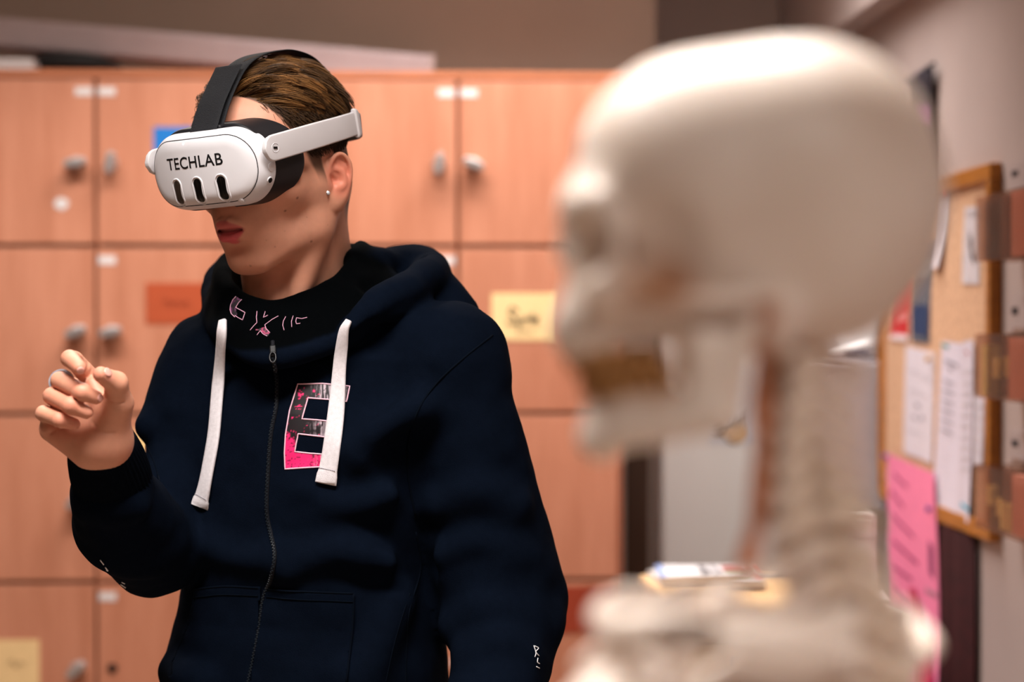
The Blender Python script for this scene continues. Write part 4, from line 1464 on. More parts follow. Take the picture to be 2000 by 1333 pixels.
# status light on the plate
c = plate_pt(-.0125, ZC + .0330, .0001)
m = MB(); m.lathe([(.0012, 0), (.0009, .0004), (.0001, .0006)], Matrix.Translation(c) @ Matrix.Rotation(math.pi / 2, 4, 'X'), 12)
hs_mb('status_light', m, simple('lit_status_light', (255, 255, 255), .4, .4, noise=.01, emit=(255, 255, 255), estr=4), smooth=True)

# black face cushion
lo, hi = (-.096, -.115, ZC - .060), (.096, -.02, ZC + .062)
g = SDF(lo, hi, .0011)
def cushion(X, Y, Z):
    flare = .004 * np.clip((Y + .105) / .05, 0, 1)
    d2 = stad(X, Z, .0800, .0475, .0445, ZC + .0015) - flare
    d = smax(d2, -(d2 + .0075), .003)
    d = smax(d, -.112 - Y, .004)
    return smax(d, Y + .083 - 5.6 * X ** 2 + 3.5 * np.minimum(Z - ZC, 0) ** 2 * 0, .008)
g.fn(cushion, lo, hi, 0)
g.ell((0, -.098, -.012), (.021, .030, .020), .006, 's')
V, F = g.mesh(1)
hs_mesh('face_cushion', V, F, M_hsb)


def band(path, half, th, rounded_front=False, n_cross=10):
    """strip swept along path (list of (point, outward normal)); half = half height along the third axis (local z/x)"""
    vs = []; fs = []
    k = len(path)
    for i, (p, nrm, hgt, up) in enumerate(path):
        p = np.array(p); nrm = np.array(nrm) / np.linalg.norm(nrm); up = np.array(up) / np.linalg.norm(up)
        for q in range(n_cross):
            a = 2 * math.pi * q / n_cross
            ca, sa = math.cos(a), math.sin(a)
            sx = math.copysign(abs(ca) ** .35, ca); sy = math.copysign(abs(sa) ** .35, sa)
            vs.append(p + up * sx * hgt + nrm * sy * th / 2)
    for i in range(k - 1):
        for q in range(n_cross):
            q2 = (q + 1) % n_cross
            fs.append((i * n_cross + q, i * n_cross + q2, (i + 1) * n_cross + q2, (i + 1) * n_cross + q))
    fs.append(tuple(range(n_cross))[::-1]); fs.append(tuple((k - 1) * n_cross + q for q in range(n_cross)))
    return vs, fs


def arm_path(s, y0, y1, n, extra=0.0):
    pts = catmull([(.0885, -.120), (.0885, -.07), (.0880, -.03), (.0870, .02), (.0830, .055), (.0770, .075)], 12)
    ys = np.array([p[1] for p in pts]); xs = np.array([p[0] for p in pts])
    out = []
    for i in range(n):
        y = y0 + (y1 - y0) * i / (n - 1); x = np.interp(y, ys, xs); dx = (np.interp(y + .002, ys, xs) - np.interp(y - .002, ys, xs)) / .004
        z = .0430 + (y + .10) * .055
        out.append((np.array((s * (x + extra), y, z)), np.array((s, -dx, 0)), y, z))
    return out


for s in (1, -1):
    path = []
    y0, y1, H_ = -.1225, .0560, .0150
    ap = arm_path(s, y0, y1, 40)
    for (p, nr, y, z) in ap:
        e = min(1.0, (y - y0) / H_)
        hgt = H_ * math.sqrt(max(.02, 1 - (1 - e) ** 2))
        path.append((p, nr, hgt - .0008 * sstep(y, -.05, .05), (0, -.02, 1)))
    v, f = band(path, 0, .0060)
    arm = hs_mesh('strap_arm', v, f, M_hsw2, auto=40, smooth=False)
    bevel(arm, .0012, 2, 40)
    # end clip
    ap = arm_path(s, .0545, .0635, 6, .0012)
    v, f = band([(p, nr, .0180 - .004 * (q / 5) ** 3, (0, -.02, 1)) for q, (p, nr, y, z) in enumerate(ap)], 0, .0080)
    clip = hs_mesh('strap_clip', v, f, M_hsw2, auto=40, smooth=False)
    bevel(clip, .0016, 2, 40)
    # little slot on the arm
    p, nr, y, z = arm_path(s, -.1060, -.1059, 2)[0]
    m = MB(); nr = nr / np.linalg.norm(nr)
    tx = np.array((-nr[1], nr[0], 0)) * s
    m.tube([p + nr * .0030 + tx * (.0062 * math.cos(a)) + np.array((0, 0, 1)) * (.0050 * math.sin(a)) for a in np.linspace(0, 6.283, 25)[:-1]], .0004, 5, closed=True)
    hs_mb('slot_ring', m, M_hsw, arm, smooth=True)
    m = MB(); m.obox(p + nr * .0030, (.0032, .0006, .0013), Matrix([[tx[0], nr[0], 0], [tx[1], nr[1], 0], [tx[2], nr[2], 1]]) @ Matrix.Rotation(.12, 3, 'Y'))
    hs_mb('slot', m, M_dark, arm)

# strap round the back of the head
pts = catmull([(.0785, .064), (.066, .088), (.036, .1105), (0, .118), (-.036, .1105), (-.066, .088), (-.0785, .064)], 8)
path = []
for i, p in enumerate(pts):
    q = pts[min(i + 1, len(pts) - 1)] - pts[max(i - 1, 0)]
    path.append(((p[0], p[1], .052 - .010 * math.sin(math.pi * i / (len(pts) - 1))), (q[1], -q[0], 0), .0145, (0, .1, 1)))
v, f = band(path, 0, .004)
hs_mesh('rear_strap', v, f, simple('grey_webbing', (150, 148, 150), .8, .3, noise=.1, bump=.4, bscale=600), auto=40)

# black strap over the head
def over(p0, half, th, name, parent=headset, ncut=None, lift=0.0, shift=0.0):
    pp = catmull(p0, 8)
    if ncut: pp = pp[:ncut]
    path = []
    for i, p in enumerate(pp):
        t = pp[min(i + 1, len(pp) - 1)] - pp[max(i - 1, 0)]; t /= np.linalg.norm(t)
        nr = np.array((0, t[1] * 0 - t[1], 0)); nr = np.array((0, -t[1], t[0]))
        c = np.array((shift, p[0], p[1])) + nr * lift
        path.append((c, nr, half, (1, 0, 0)))
    v, f = band(path, 0, th)
    o = hs_mesh(name, v, f, M_strap, parent, auto=40)
    return bevel(o, .0005, 2, 40)


top = [(-.1140, .069), (-.0950, .095), (-.0740, .1175), (-.0530, .1345), (-.0300, .1440), (-.000, .1480), (.040, .1460), (.080, .130), (.106, .094), (.1165, .060)]
over(top, .0180, .0022, 'top_strap', shift=.008)
over([(-.1200, .068), (-.0980, .0970), (-.0750, .1200), (-.0570, .1370)], .0205, .0026, 'strap_fold', lift=.0030, shift=.004)
# strap anchor on the visor
m = MB(); m.obox((.006, -.106, .0725), (.021, .012, .0035), Matrix.Identity(3))
bevel(hs_mb('strap_anchor', m, M_hsb, auto=40), .002, 2)

# side camera bumps, buttons
def side_pt(u, v):
    r = HEAD.R.T @ np.array(ray(u, v)); o = HEAD.l(np.array(CAM))
    h = VB.ray_cast(Vector(o), Vector(r).normalized())
    if h[0] is None:
        h = VB.find_nearest(Vector(o + r / np.linalg.norm(r) * 2.25))
    return np.array(h[0]), np.array(h[1])


m = MB(); g = SDF((-.098, -.135, .0), (-.07, -.08, .055), .0012)
g.ell((-.0775, -.1060, .0285), (.0058, .0100, .0130), .0)
V, F = g.mesh(1); hs_mesh('side_camera_cover', V, F, M_hsw)
for (u, v, r, mat, nm) in ((527, 352, .0030, M_lens, 'side_camera_lens'), (530, 326, .0036, M_hsw, 'side_button')):
    p, n = side_pt(u, v)
    zq = Vector((0, 0, 1)).rotation_difference(Vector(n)).to_matrix().to_4x4()
    m = MB(); m.lathe([(r * 1.35, -.0004), (r * 1.3, .0007), (r * 1.02, .0009)], Matrix.Translation(p) @ zq, 24)
    rg = hs_mb(nm + '_ring', m, M_hsw, auto=50)
    m = MB(); m.lathe([(r, -.0004), (r, .0011), (r * .8, .0014), (.0001, .0014)], Matrix.Translation(p) @ zq, 24)
    hs_mb(nm, m, mat, rg, auto=50)
p, n = side_pt(470, 408)
m = MB(); zq = Vector((0, 0, 1)).rotation_difference(Vector(n)).to_matrix().to_4x4()
m.lathe([(.0042, -.001), (.0040, .0010), (.0030, .0016), (.0001, .0017)], Matrix.Translation(p) @ zq, 20)
hs_mb('volume_button', m, M_hsw, auto=50)
# ear stud (worn by the person)
d = body.data
lv = HEAD.l(BV)
SB = bvh(BV, BF)
r = ray(640, 377); h = SB.ray_cast(CAM, r.normalized())
if h[0] is None: h = SB.find_nearest(Vector(HEAD.w((.078, .006, -.030))))
zq = Vector((0, 0, 1)).rotation_difference(h[1]).to_matrix().to_4x4()
m = MB(); m.lathe([(.0028, -.001), (.0030, .0006), (.0026, .0012)], Matrix.Translation(h[0]) @ zq, 8)
stud = m.build('ear_stud', simple('silver_setting', (200, 196, 196), .25, .5, metal=.9, noise=.03), person, auto=30)
stud['label'] = 'small clear stone stud in the ear lobe'
m = MB(); m.lathe([(.0025, .0010), (.0015, .0024), (.0001, .0025)], Matrix.Translation(h[0]) @ zq, 8)
m.build('stone', simple('clear_stone', (226, 232, 240), .05, .8, noise=.02, coat=1), stud)
# ================================================================== clothing: hoodie, trousers, shoes
NAVY, BLACK = np.array(lin((7, 13, 24))), np.array(lin((2, 3, 4)))
M_navy = colattr('navy_fleece', .95, .02, noise=.22, nscale=140, bump=.35, bscale=900)
M_navy2 = simple('navy_rib_knit', (6, 10, 18), .95, .02, noise=.2, nscale=140, bump=.3, bscale=700)
M_cord = simple('white_cotton_cord', (226, 220, 224), .85, .2, noise=.08, nscale=260, bump=.4, bscale=1500)
A3 = lambda *q: np.array(P(*q))
BYAW = 22 * D2R


HOOD_RIM, HOOD_BASE = [], []


def build_hoodie():
    a, b = P(40, 1560, 2.3), P(1180, 420, 2.3)
    g = SDF((a.x, 2.06, a.z), (b.x, 2.72, b.z), .0034)
    # torso as stacked rounded sections
    rows = [(600, 596, 2.43, .070, .065), (640, 600, 2.43, .105, .085), (700, 616, 2.425, .160, .112), (800, 622, 2.42, .176, .128), (900, 616, 2.415, .171, .131), (1000, 608, 2.41, .160, .129),
            (1100, 606, 2.41, .157, .126), (1200, 606, 2.41, .164, .126), (1290, 598, 2.41, .174, .133), (1380, 592, 2.41, .178, .135), (1500, 582, 2.41, .168, .132), (1560, 582, 2.41, .160, .128)]
    zz = np.array([P(r[1], r[0], r[2]).z for r in rows])[::-1]
    xx = np.array([P(r[1], r[0], r[2]).x for r in rows])[::-1]; yy = np.array([P(r[1], r[0], r[2]).y for r in rows])[::-1]
    AA = np.array([r[3] for r in rows])[::-1]; BB = np.array([r[4] for r in rows])[::-1]
    c, s_ = math.cos(BYAW), math.sin(BYAW)

    def torso(X, Y, Z):
        z = Z.ravel()
        cx, cy, A_, B_ = [np.interp(z, zz, q).astype(np.float32)[None, None, :] for q in (xx, yy, AA, BB)]
        dx = X - cx; dy = Y - cy
        p = (dx * c - dy * s_) / A_; q = (dx * s_ + dy * c) / B_
        k = (np.abs(p) ** 2.3 + np.abs(q) ** 2.3) ** (1 / 2.3)
        return np.maximum((k - 1) * np.minimum(A_, B_), Z - np.float32(zz[-1]))
    g.fn(torso, (a.x, 2.06, a.z), (b.x, 2.72, b.z), 0)
    # shoulders
    g.cone(A3(600, 655, 2.43), A3(878, 700, 2.35), .062, .060, .05)
    g.cone(A3(585, 665, 2.43), A3(430, 716, 2.44), .060, .062, .05)
    # left sleeve (hanging arm)
    g.chain([A3(878, 700, 2.35), A3(915, 860, 2.345), A3(952, 1010, 2.35), A3(1004, 1170, 2.36)], (.062, .066, .067, .061), .03)
    g.chain([A3(1004, 1170, 2.36), A3(984, 1290, 2.30), A3(940, 1430, 2.23)], (.060, .056, .050), .02)
    g.chain([A3(945, 1060, 2.36), A3(952, 1130, 2.36), A3(966, 1205, 2.345)], (.067, .067, .064), .02)
    # right sleeve (raised arm)
    g.chain([A3(430, 716, 2.44), A3(382, 806, 2.42), A3(371, 888, 2.40)], (.062, .061, .047), .03)
    g.chain([A3(371, 888, 2.40), A3(330, 985, 2.37), A3(300, 1080, 2.335)], (.047, .052, .049), .010)
    g.chain([A3(304, 1078, 2.335), A3(245, 1020, 2.26), A3(222, 962, 2.205)], (.052, .058, .047), .012)
    # sleeve bunching and folds
    for pts, r, k in (
        ([(868, 1085, 2.30), (930, 1070, 2.288), (1000, 1084, 2.30), (1044, 1110, 2.33)], .011, .03),
        ([(885, 1140, 2.31), (950, 1126, 2.292), (1030, 1150, 2.31)], .012, .03),
        ([(884, 1222, 2.30), (950, 1192, 2.278), (1020, 1200, 2.29), (1066, 1222, 2.32)], .015, .03),
        ([(915, 1275, 2.27), (970, 1256, 2.255), (1025, 1275, 2.27)], .010, .03),
        ([(850, 990, 2.30), (930, 965, 2.285), (1010, 985, 2.30)], .010, .03),
        ([(338, 805, 2.40), (306, 820, 2.39), (296, 832, 2.385)], .019, .014),
        ([(180, 985, 2.185), (210, 998, 2.170), (262, 988, 2.175)], .010, .02),
        ([(212, 1075, 2.26), (262, 1095, 2.25), (330, 1070, 2.28)], .014, .02),
        ([(600, 960, 2.285), (680, 990, 2.275), (760, 970, 2.27)], .006, .035),
        ([(400, 1060, 2.33), (470, 1095, 2.30), (540, 1090, 2.285)], .006, .035),
        ([(560, 1110, 2.28), (660, 1080, 2.27), (760, 1100, 2.275)], .006, .035),
        ([(700, 880, 2.27), (760, 830, 2.265), (820, 800, 2.275)], .012, .04),
        ([(338, 1312, 2.37), (356, 1328, 2.33), (395, 1342, 2.31)], .014, .03),
        ([(780, 1180, 2.30), (740, 1260, 2.285), (700, 1330, 2.28)], .012, .03),
    ):
        g.chain(catmull([A3(*p) for p in pts], 4), r, k)
    for pts, r in (
        ([(800, 880, 2.285), (812, 960, 2.285), (822, 1040, 2.295), (838, 1110, 2.31)], .006),):
        g.chain(catmull([A3(*p) for p in pts], 4), r, .016, 's')
    # collar wall
    rim = [(524, 600, 2.318), (650, 560, 2.345), (704, 494, 2.415), (684, 490, 2.47), (600, 490, 2.515), (490, 500, 2.49), (440, 514, 2.42), (444, 566, 2.345)]
    bas = [(530, 700, 2.285), (690, 650, 2.305), (765, 570, 2.40), (730, 540, 2.50), (630, 530, 2.55), (470, 560, 2.52), (424, 610, 2.42), (444, 660, 2.33)]
    R_ = catmull([A3(*p) for p in rim], 12, True); B_ = catmull([A3(*p) for p in bas], 12, True)
    nR = len(R_)
    HOOD_RIM.extend(R_); HOOD_BASE.extend(B_)
    for i in range(nR):
        g.cone(R_[i], B_[i], .0085, .013, .006)
    # neck hole: hollow the inside of the collar
    for i in range(0, nR, 1):
        pass
    top = np.mean(R_, 0); bot = np.mean(B_, 0)
    g.cone(A3(568, 500, 2.425), A3(578, 612, 2.425), .070, .050, .006, 's')
    for i in range(nR):
        g.cone(R_[i], R_[i] * .55 + B_[i] * .45, .0085, .0095, .004)
    # hood lying round the neck
    hood = [(686, 640, 2.288), (735, 600, 2.305), (792, 572, 2.345), (836, 538, 2.395), (846, 516, 2.445), (800, 540, 2.545), (680, 535, 2.60), (550, 520, 2.60), (462, 532, 2.55), (428, 585, 2.46), (432, 628, 2.37), (446, 648, 2.318)]
    g.chain(catmull([A3(*p) for p in hood], 4), np.interp(np.arange(45) / 4, np.arange(12), [.013, .020, .025, .022, .014, .030, .035, .035, .032, .022, .015, .012]).tolist(), .010)
    g.chain(catmull([A3(*p) for p in [(700, 520, 2.40), (742, 512, 2.435), (775, 520, 2.48), (790, 535, 2.52)]], 4), .018, .008)
    g.cone(A3(838, 540, 2.435), A3(868, 620, 2.42), .024, .042, .012)
    g.cone(A3(800, 560, 2.50), A3(820, 640, 2.50), .055, .06, .02)
    # fold between hood edge and collar, crease below the hood edge
    g.chain(catmull([A3(*p) for p in [(720, 560, 2.345), (770, 525, 2.375), (815, 505, 2.42)]], 4), .007, .012, 's')
    g.chain(catmull([A3(*p) for p in [(700, 660, 2.282), (790, 605, 2.30), (880, 570, 2.355), (930, 590, 2.40)]], 4), .005, .012, 's')
    return g


HG = build_hoodie()
HV, HF = HG.mesh(2)
HN = normals(HV, HF)
HV = HV + HN * (vnoise(HV, 22, 11) * .0030 + vnoise(HV, 48, 12) * .0013)[:, None]
HV = HV[:, :]
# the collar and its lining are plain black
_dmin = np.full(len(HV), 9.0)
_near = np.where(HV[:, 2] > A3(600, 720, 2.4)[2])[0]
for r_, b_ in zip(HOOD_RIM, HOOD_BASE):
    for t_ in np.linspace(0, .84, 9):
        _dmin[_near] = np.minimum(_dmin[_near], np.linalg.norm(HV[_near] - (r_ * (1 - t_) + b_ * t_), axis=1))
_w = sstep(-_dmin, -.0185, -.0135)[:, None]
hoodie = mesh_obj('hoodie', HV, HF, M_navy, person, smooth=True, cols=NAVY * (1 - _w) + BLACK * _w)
hoodie['label'] = 'dark navy zip hoodie with white cords'
HB = bvh(HV, HF)


def on_hood(u, v, off=0.0):
    r = ray(u, v).normalized()
    h = HB.ray_cast(CAM, r)
    if h[0] is None:
        h = HB.find_nearest(P(u, v, 2.3))
    return np.array(h[0]) + np.array(h[1]) * off, np.array(h[1])


def px_path(pts, n, closed=False):
    return catmull([(p[0], p[1], 0) for p in pts], n, closed)


def px_tube(name, pts, r, mat, n=8, off=0.0, closed=False, parent=None, smooth_it=0, straight=False, seg=6):
    if straight:
        pp = []
        m_ = len(pts) if closed else len(pts) - 1
        for i in range(m_):
            a, b = np.array(pts[i], float), np.array(pts[(i + 1) % len(pts)], float)
            k = max(2, int(np.linalg.norm(b - a) / 5))
            pp += [a + (b - a) * t / k for t in range(k)]
        if not closed: pp.append(np.array(pts[-1], float))
    else:
        pp = px_path(pts, n, closed)
    w = [on_hood(p[0], p[1], off)[0] for p in pp]
    for _ in range(smooth_it):
        w = [w[0]] + [(w[i - 1] + w[i] * 2 + w[i + 1]) / 4 for i in range(1, len(w) - 1)] + [w[-1]]
    m = MB(); m.tube(w, r, seg, closed)
    return m.build(name, mat, parent if parent is not None else hoodie, smooth=True)


# ---- cords
def cord(path, wpx, label, tip):
    pts = px_path(path, 10)
    raw = [on_hood(p[0], p[1]) for p in pts]
    c = np.array([q[0] for q in raw]); nrm = np.array([q[1] for q in raw])
    for _ in range(60):
        nrm[1:-1] = (nrm[:-2] + 2 * nrm[1:-1] + nrm[2:]) / 4
    # hangs in a smooth line over the cloth without sinking into it
    d = np.linalg.norm(c - np.array(CAM), axis=1); dr = d.copy()
    v = (c - np.array(CAM)) / d[:, None]
    for _ in range(120):
        d[1:-1] = np.minimum((d[:-2] + 2 * d[1:-1] + d[2:]) / 4, dr[1:-1])
    for _ in range(12):
        d[1:-1] = (d[:-2] + 2 * d[1:-1] + d[2:]) / 4
    c = np.array(CAM) + v * (d - .001)[:, None]
    nrm /= np.linalg.norm(nrm, axis=1)[:, None]
    vs = []; fs = []; nc = 14; k = len(c)
    for i in range(k):
        t = c[min(i + 1, k - 1)] - c[max(i - 1, 0)]; t /= np.linalg.norm(t)
        lat = np.cross(nrm[i], t); lat /= np.linalg.norm(lat)
        s = i / (k - 1)
        w = np.interp(s, np.linspace(0, 1, len(wpx)), wpx) / 1700 / 2
        th = .0026
        tip_b = 1 + .10 * sstep(np.array(s), tip, tip + .02)
        if s > .985: th *= .8
        for q in range(nc):
            a = 2 * math.pi * q / nc; ca, sa = math.cos(a), math.sin(a)
            sx = math.copysign(abs(ca) ** .5, ca); sy = math.copysign(abs(sa) ** .7, sa)
            vs.append(c[i] + nrm[i] * (.0034 + sy * th * tip_b) + lat * sx * w * tip_b + t * .0 )
    for i in range(k - 1):
        for q in range(nc):
            q2 = (q + 1) % nc
            fs.append((i * nc + q, i * nc + q2, (i + 1) * nc + q2, (i + 1) * nc + q))
    fs.append(tuple(range(nc))[::-1]); fs.append(tuple((k - 1) * nc + q for q in range(nc)))
    o = mesh_obj('drawstring', vs, fs, M_cord, hoodie, auto=60)
    o['label'] = label
    # stitched line above the sewn end
    i = int(tip * (k - 1)); t = c[i + 1] - c[i - 1]; t /= np.linalg.norm(t); lat = np.cross(nrm[i], t)
    w = np.interp(tip, np.linspace(0, 1, len(wpx)), wpx) / 1700 / 2
    m = MB()
    for q in range(9):
        x0 = (-.9 + 1.8 * q / 9) * w; x1 = x0 + .14 * w
        m.tube([c[i] + nrm[i] * .0062 + lat * x0, c[i] + nrm[i] * .0064 + lat * x1], .0004, 5)
    m.build('stitching', simple('grey_thread', (150, 146, 156), .8, .2, noise=.05), o)
    return o


cord([(438, 630), (436, 660), (432, 720), (427, 780), (421, 850), (411, 910), (401, 960), (391, 992)], (18, 25, 27, 29, 29, 31, 32, 34, 35), 'white cord hanging on the side of the raised hand', .91)
cord([(682, 629), (672, 650), (666, 690), (661, 760), (655, 830), (648, 890), (637, 947)], (13, 20, 24, 27, 32, 36, 38, 39), 'white cord hanging over the printed letter', .925)

# ---- zip: tape, teeth, slider
zp = [(533, 668), (534, 700), (541, 740), (541, 790), (530, 850), (524, 930), (522, 1000), (530, 1045), (537, 1085), (530, 1130), (516, 1165), (508, 1220), (497, 1280), (484, 1345)]
pp = px_path(zp, 14)
m1 = MB(); m2 = MB()
w = [on_hood(p[0], p[1], .0008) for p in pp]
pts = [q[0] for q in w]
m1.tube(pts, .0024, 8)
tape = m1.build('zip_tape', simple('black_zip_tape', (13, 15, 22), .8, .2, noise=.2), hoodie, smooth=True)
dense = catmull(pts[10:], 3)
L_ = 0; last = None; side = 1
for i in range(1, len(dense)):
    L_ += np.linalg.norm(dense[i] - dense[i - 1])
    if L_ > .0018:
        L_ = 0; side = -side
        t = dense[i] - dense[i - 1]; t /= np.linalg.norm(t); n_ = w[min(len(w) - 1, 10 + i // 3)][1]
        lat = np.cross(n_, t); lat /= np.linalg.norm(lat); n_ = np.cross(t, lat)
        Rm = Matrix((lat, t, n_)).transposed()
        m2.obox(Vector(dense[i] + n_ * .0023 + lat * side * .0007), (.0009, .0005, .0006), Rm)
m2.build('zip_teeth', simple('dark_blue_teeth', (22, 32, 40), .45, .5, noise=.1), hoodie)
sl, sn = on_hood(534, 688, .003)
t = pts[14] - pts[6]; t /= np.linalg.norm(t); lat = np.cross(sn, t); lat /= np.linalg.norm(lat)
Rm = Matrix((lat, t, np.cross(lat, t))).transposed()
m = MB(); m.obox(Vector(sl), (.0036, .0066, .0020), Rm)
slider = bevel(m.build('zip_slider', simple('gunmetal', (9, 10, 13), .5, .3, metal=.0, noise=.05), hoodie), .0015, 2)
m = MB(); m.tube([sl + sn * .003 + t * .010 + lat * .0036 * math.cos(a) + t * .0065 * math.sin(a) for a in np.linspace(0, 6.283, 17)[:-1]], .0012, 6, closed=True)
m.build('zip_pull', simple('gunmetal_pull', (16, 17, 21), .4, .4, metal=.0, noise=.05), slider, smooth=True)

# ---- seams and pockets
M_seam = simple('navy_seam', (6, 11, 20), .95, .03, noise=.15)
for nm, pth, r in (('armhole_seam', [(962, 655), (905, 700), (850, 752), (815, 805), (797, 870), (798, 940), (812, 1010)], .0017),
                   ('sleeve_crease', [(285, 868), (300, 900), (312, 940)], .0010),
                   ('side_seam', [(812, 1040), (822, 1110), (800, 1190), (794, 1260), (792, 1340)], .0014),
                   ('side_seam', [(800, 1160), (772, 1250), (752, 1340)], .0012)):
    px_tube(nm, pth, r * .75, M_seam, off=.0002, smooth_it=2)


def px_patch(name, poly, off, mat, step=8, parent=None, rim=True):
    """cloth panel lying on the hoodie inside a pixel polygon"""
    us = [p[0] for p in poly]; vs_ = [p[1] for p in poly]
    nu = int((max(us) - min(us)) / step) + 1; nv = int((max(vs_) - min(vs_)) / step) + 1

    def inside(u, v):
        c = False; n = len(poly)
        for i in range(n):
            (x0, y0), (x1, y1) = poly[i], poly[i - 1]
            if (y0 > v) != (y1 > v) and u < (x1 - x0) * (v - y0) / (y1 - y0) + x0: c = not c
        return c
    cells = [(i, j) for i in range(nu) for j in range(nv) if inside(min(us) + (i + .5) * step, min(vs_) + (j + .5) * step)]
    idx = {}; V = []; F = []; PX = []
    for (i, j) in cells:
        q = []
        for (a, b) in ((i, j), (i + 1, j), (i + 1, j + 1), (i, j + 1)):
            if (a, b) not in idx:
                idx[(a, b)] = len(V); uv = (min(us) + a * step, min(vs_) + b * step)
                V.append(on_hood(uv[0], uv[1], off)[0]); PX.append(uv)
            q.append(idx[(a, b)])
        F.append(tuple(q[::-1]))
    return V, F, PX


for nm, poly, stitch in (('pocket_panel', [(384, 1152), (440, 1146), (510, 1148), (504, 1230), (490, 1345), (334, 1345), (338, 1300), (366, 1232), (378, 1190)], [(380, 1160), (440, 1154), (506, 1156)]),
                         ('pocket_panel', [(520, 1150), (600, 1156), (690, 1160), (688, 1240), (676, 1345), (486, 1345), (502, 1250)], [(522, 1158), (600, 1164), (690, 1168)])):
    V, F, PX = px_patch(nm, poly, .0030, M_navy, 4)
    o = mesh_obj(nm, V, F, M_navy, hoodie, smooth=True, cols=np.tile(NAVY, (len(V), 1)))
    sm = o.modifiers.new('thick', 'SOLIDIFY'); sm.thickness = .0024; sm.offset = -1
    n2 = len(poly)
    for hem in ([[(380, 1152), (440, 1146), (506, 1148)], [(384, 1152), (378, 1190), (366, 1232), (340, 1296)]] if poly[0][0] < 400 else [[(524, 1150), (600, 1156), (690, 1160)], [(690, 1160), (688, 1240), (677, 1338)]]):
        px_tube('pocket_hem', hem, .0014, M_seam, off=.0024, parent=o)
    px_tube('pocket_stitching', [(p[0], p[1] + 8) for p in stitch], .0008, M_seam, off=.0034, parent=o)

# ---- chest print
Epx = [(582, 751), (630, 750), (683, 755), (677, 785), (640, 781), (602, 778), (596, 798), (590, 819), (620, 821), (655, 825), (651, 856), (617, 852), (583, 848), (579, 866), (576, 883), (605, 886), (645, 889), (641, 912), (600, 914), (557, 917), (556, 885), (558, 850), (566, 803)]
V, F, PX = px_patch('chest_letter', Epx, .0006, None, 1.6)
PX = np.array(PX)
q = np.stack([PX[:, 0], PX[:, 1], PX[:, 0] * 0], 1)
streak = vnoise(np.stack([PX[:, 0] * .55, PX[:, 1] * .05, PX[:, 0] * 0], 1), 1.0, 21)
gr = vnoise(q, .14, 22) * .6 + vnoise(q, .38, 23) * .4
pinkm = sstep(gr * .9 + (PX[:, 1] - 858) / 34 - (PX[:, 0] - 575) / 90, -.2, .25)
pinkm = np.maximum(pinkm, sstep(gr + .25 * (PX[:, 1] < 800) - .2, .35, .55) * (PX[:, 0] < 625) * .9)
pale = sstep(PX[:, 0] + gr * 14, 598, 640) * sstep(streak, -.25, .35)
c = np.tile(np.array(lin((24, 18, 22))), (len(PX), 1))
c = c + (np.array(lin((196, 176, 186))) - c) * (pale * .85)[:, None]
c = c + (np.array(lin((236, 36, 110))) - c) * pinkm[:, None]
c = c + (np.array(lin((236, 150, 180))) - c) * (pinkm * pale * .8)[:, None]
c = c + (np.array(lin((30, 14, 22))) - c) * (sstep(vnoise(q, .30, 25) + .2 * gr, .45, .7) * .8)[:, None]
chest = mesh_obj('chest_letter', V, F, colattr('grunge_print', .55, .3), hoodie, smooth=True, cols=c)
chest['label'] = 'pink and black letter E printed on the chest'
M_out = simple('pale_pink_outline', (240, 190, 208), .6, .3, noise=.05)
px_tube('letter_outline', Epx, .0009, M_out, off=.0006, straight=True, closed=True, parent=chest, seg=5)

# ---- collar lettering (outlined letters, partly lost in the folds)
def zc(x, y): return (420 + x * 300 / 2000, 540 + y * 200 / 1333)


strokes = [[(275, 265), (235, 310), (205, 380), (200, 440), (215, 490), (260, 535)], [(350, 305), (310, 345), (272, 410)], [(272, 410), (330, 440), (392, 475), (360, 572), (300, 540), (262, 512)],
           [(548, 460), (540, 540), (548, 606), (500, 655), (458, 706)], [(655, 462), (630, 540), (690, 510)], [(825, 520), (745, 565), (650, 635), (665, 685), (715, 738)], [(546, 770), (590, 712), (625, 755), (680, 785)],
           [(920, 530), (890, 590), (882, 640), (900, 706)], [(1018, 520), (996, 590), (1000, 664)], [(1200, 540), (1130, 556), (1062, 545), (1052, 590), (1062, 625), (1110, 618)]]
M_oute = simple('thin_pink_outline', (226, 170, 196), .6, .3, noise=.05)
pts_all = [[zc(*p) for p in s] for s in strokes]
mcol = MB()
for s in pts_all:
    w = []
    for i in range(len(s) - 1):
        w += [on_hood(s[i][0] + (s[i + 1][0] - s[i][0]) * t, s[i][1] + (s[i + 1][1] - s[i][1]) * t, .0007)[0] for t in np.linspace(0, 1, 6)[:-1]]
    w.append(on_hood(s[-1][0], s[-1][1], .0007)[0])
    mcol.tube(w, .00040, 5)
coll = mcol.build('collar_lettering', M_oute, hoodie, smooth=True)
coll['label'] = 'outlined pink letters on the collar'
for poly, seed in (([zc(*p) for p in [(275, 265), (205, 380), (200, 460), (262, 530), (290, 500), (272, 410), (345, 310)]], 31), ([zc(*p) for p in [(560, 690), (650, 660), (715, 740), (680, 788), (590, 715), (500, 700)]], 32)):
    V, F, PX = px_patch('letter_fill', poly, .0005, None, 1.5)
    if not F: continue
    q = np.array([(p[0], p[1], 0) for p in PX])
    t = sstep(vnoise(q, .25, seed), -.1, .5)[:, None]
    c = np.array(lin((22, 14, 20))) * (1 - t) + np.array(lin((150, 40, 84) if seed == 32 else (96, 44, 84))) * t
    mesh_obj('letter_fill', V, F, colattr('letter_fill_print', .6, .3), coll, smooth=True, cols=c)

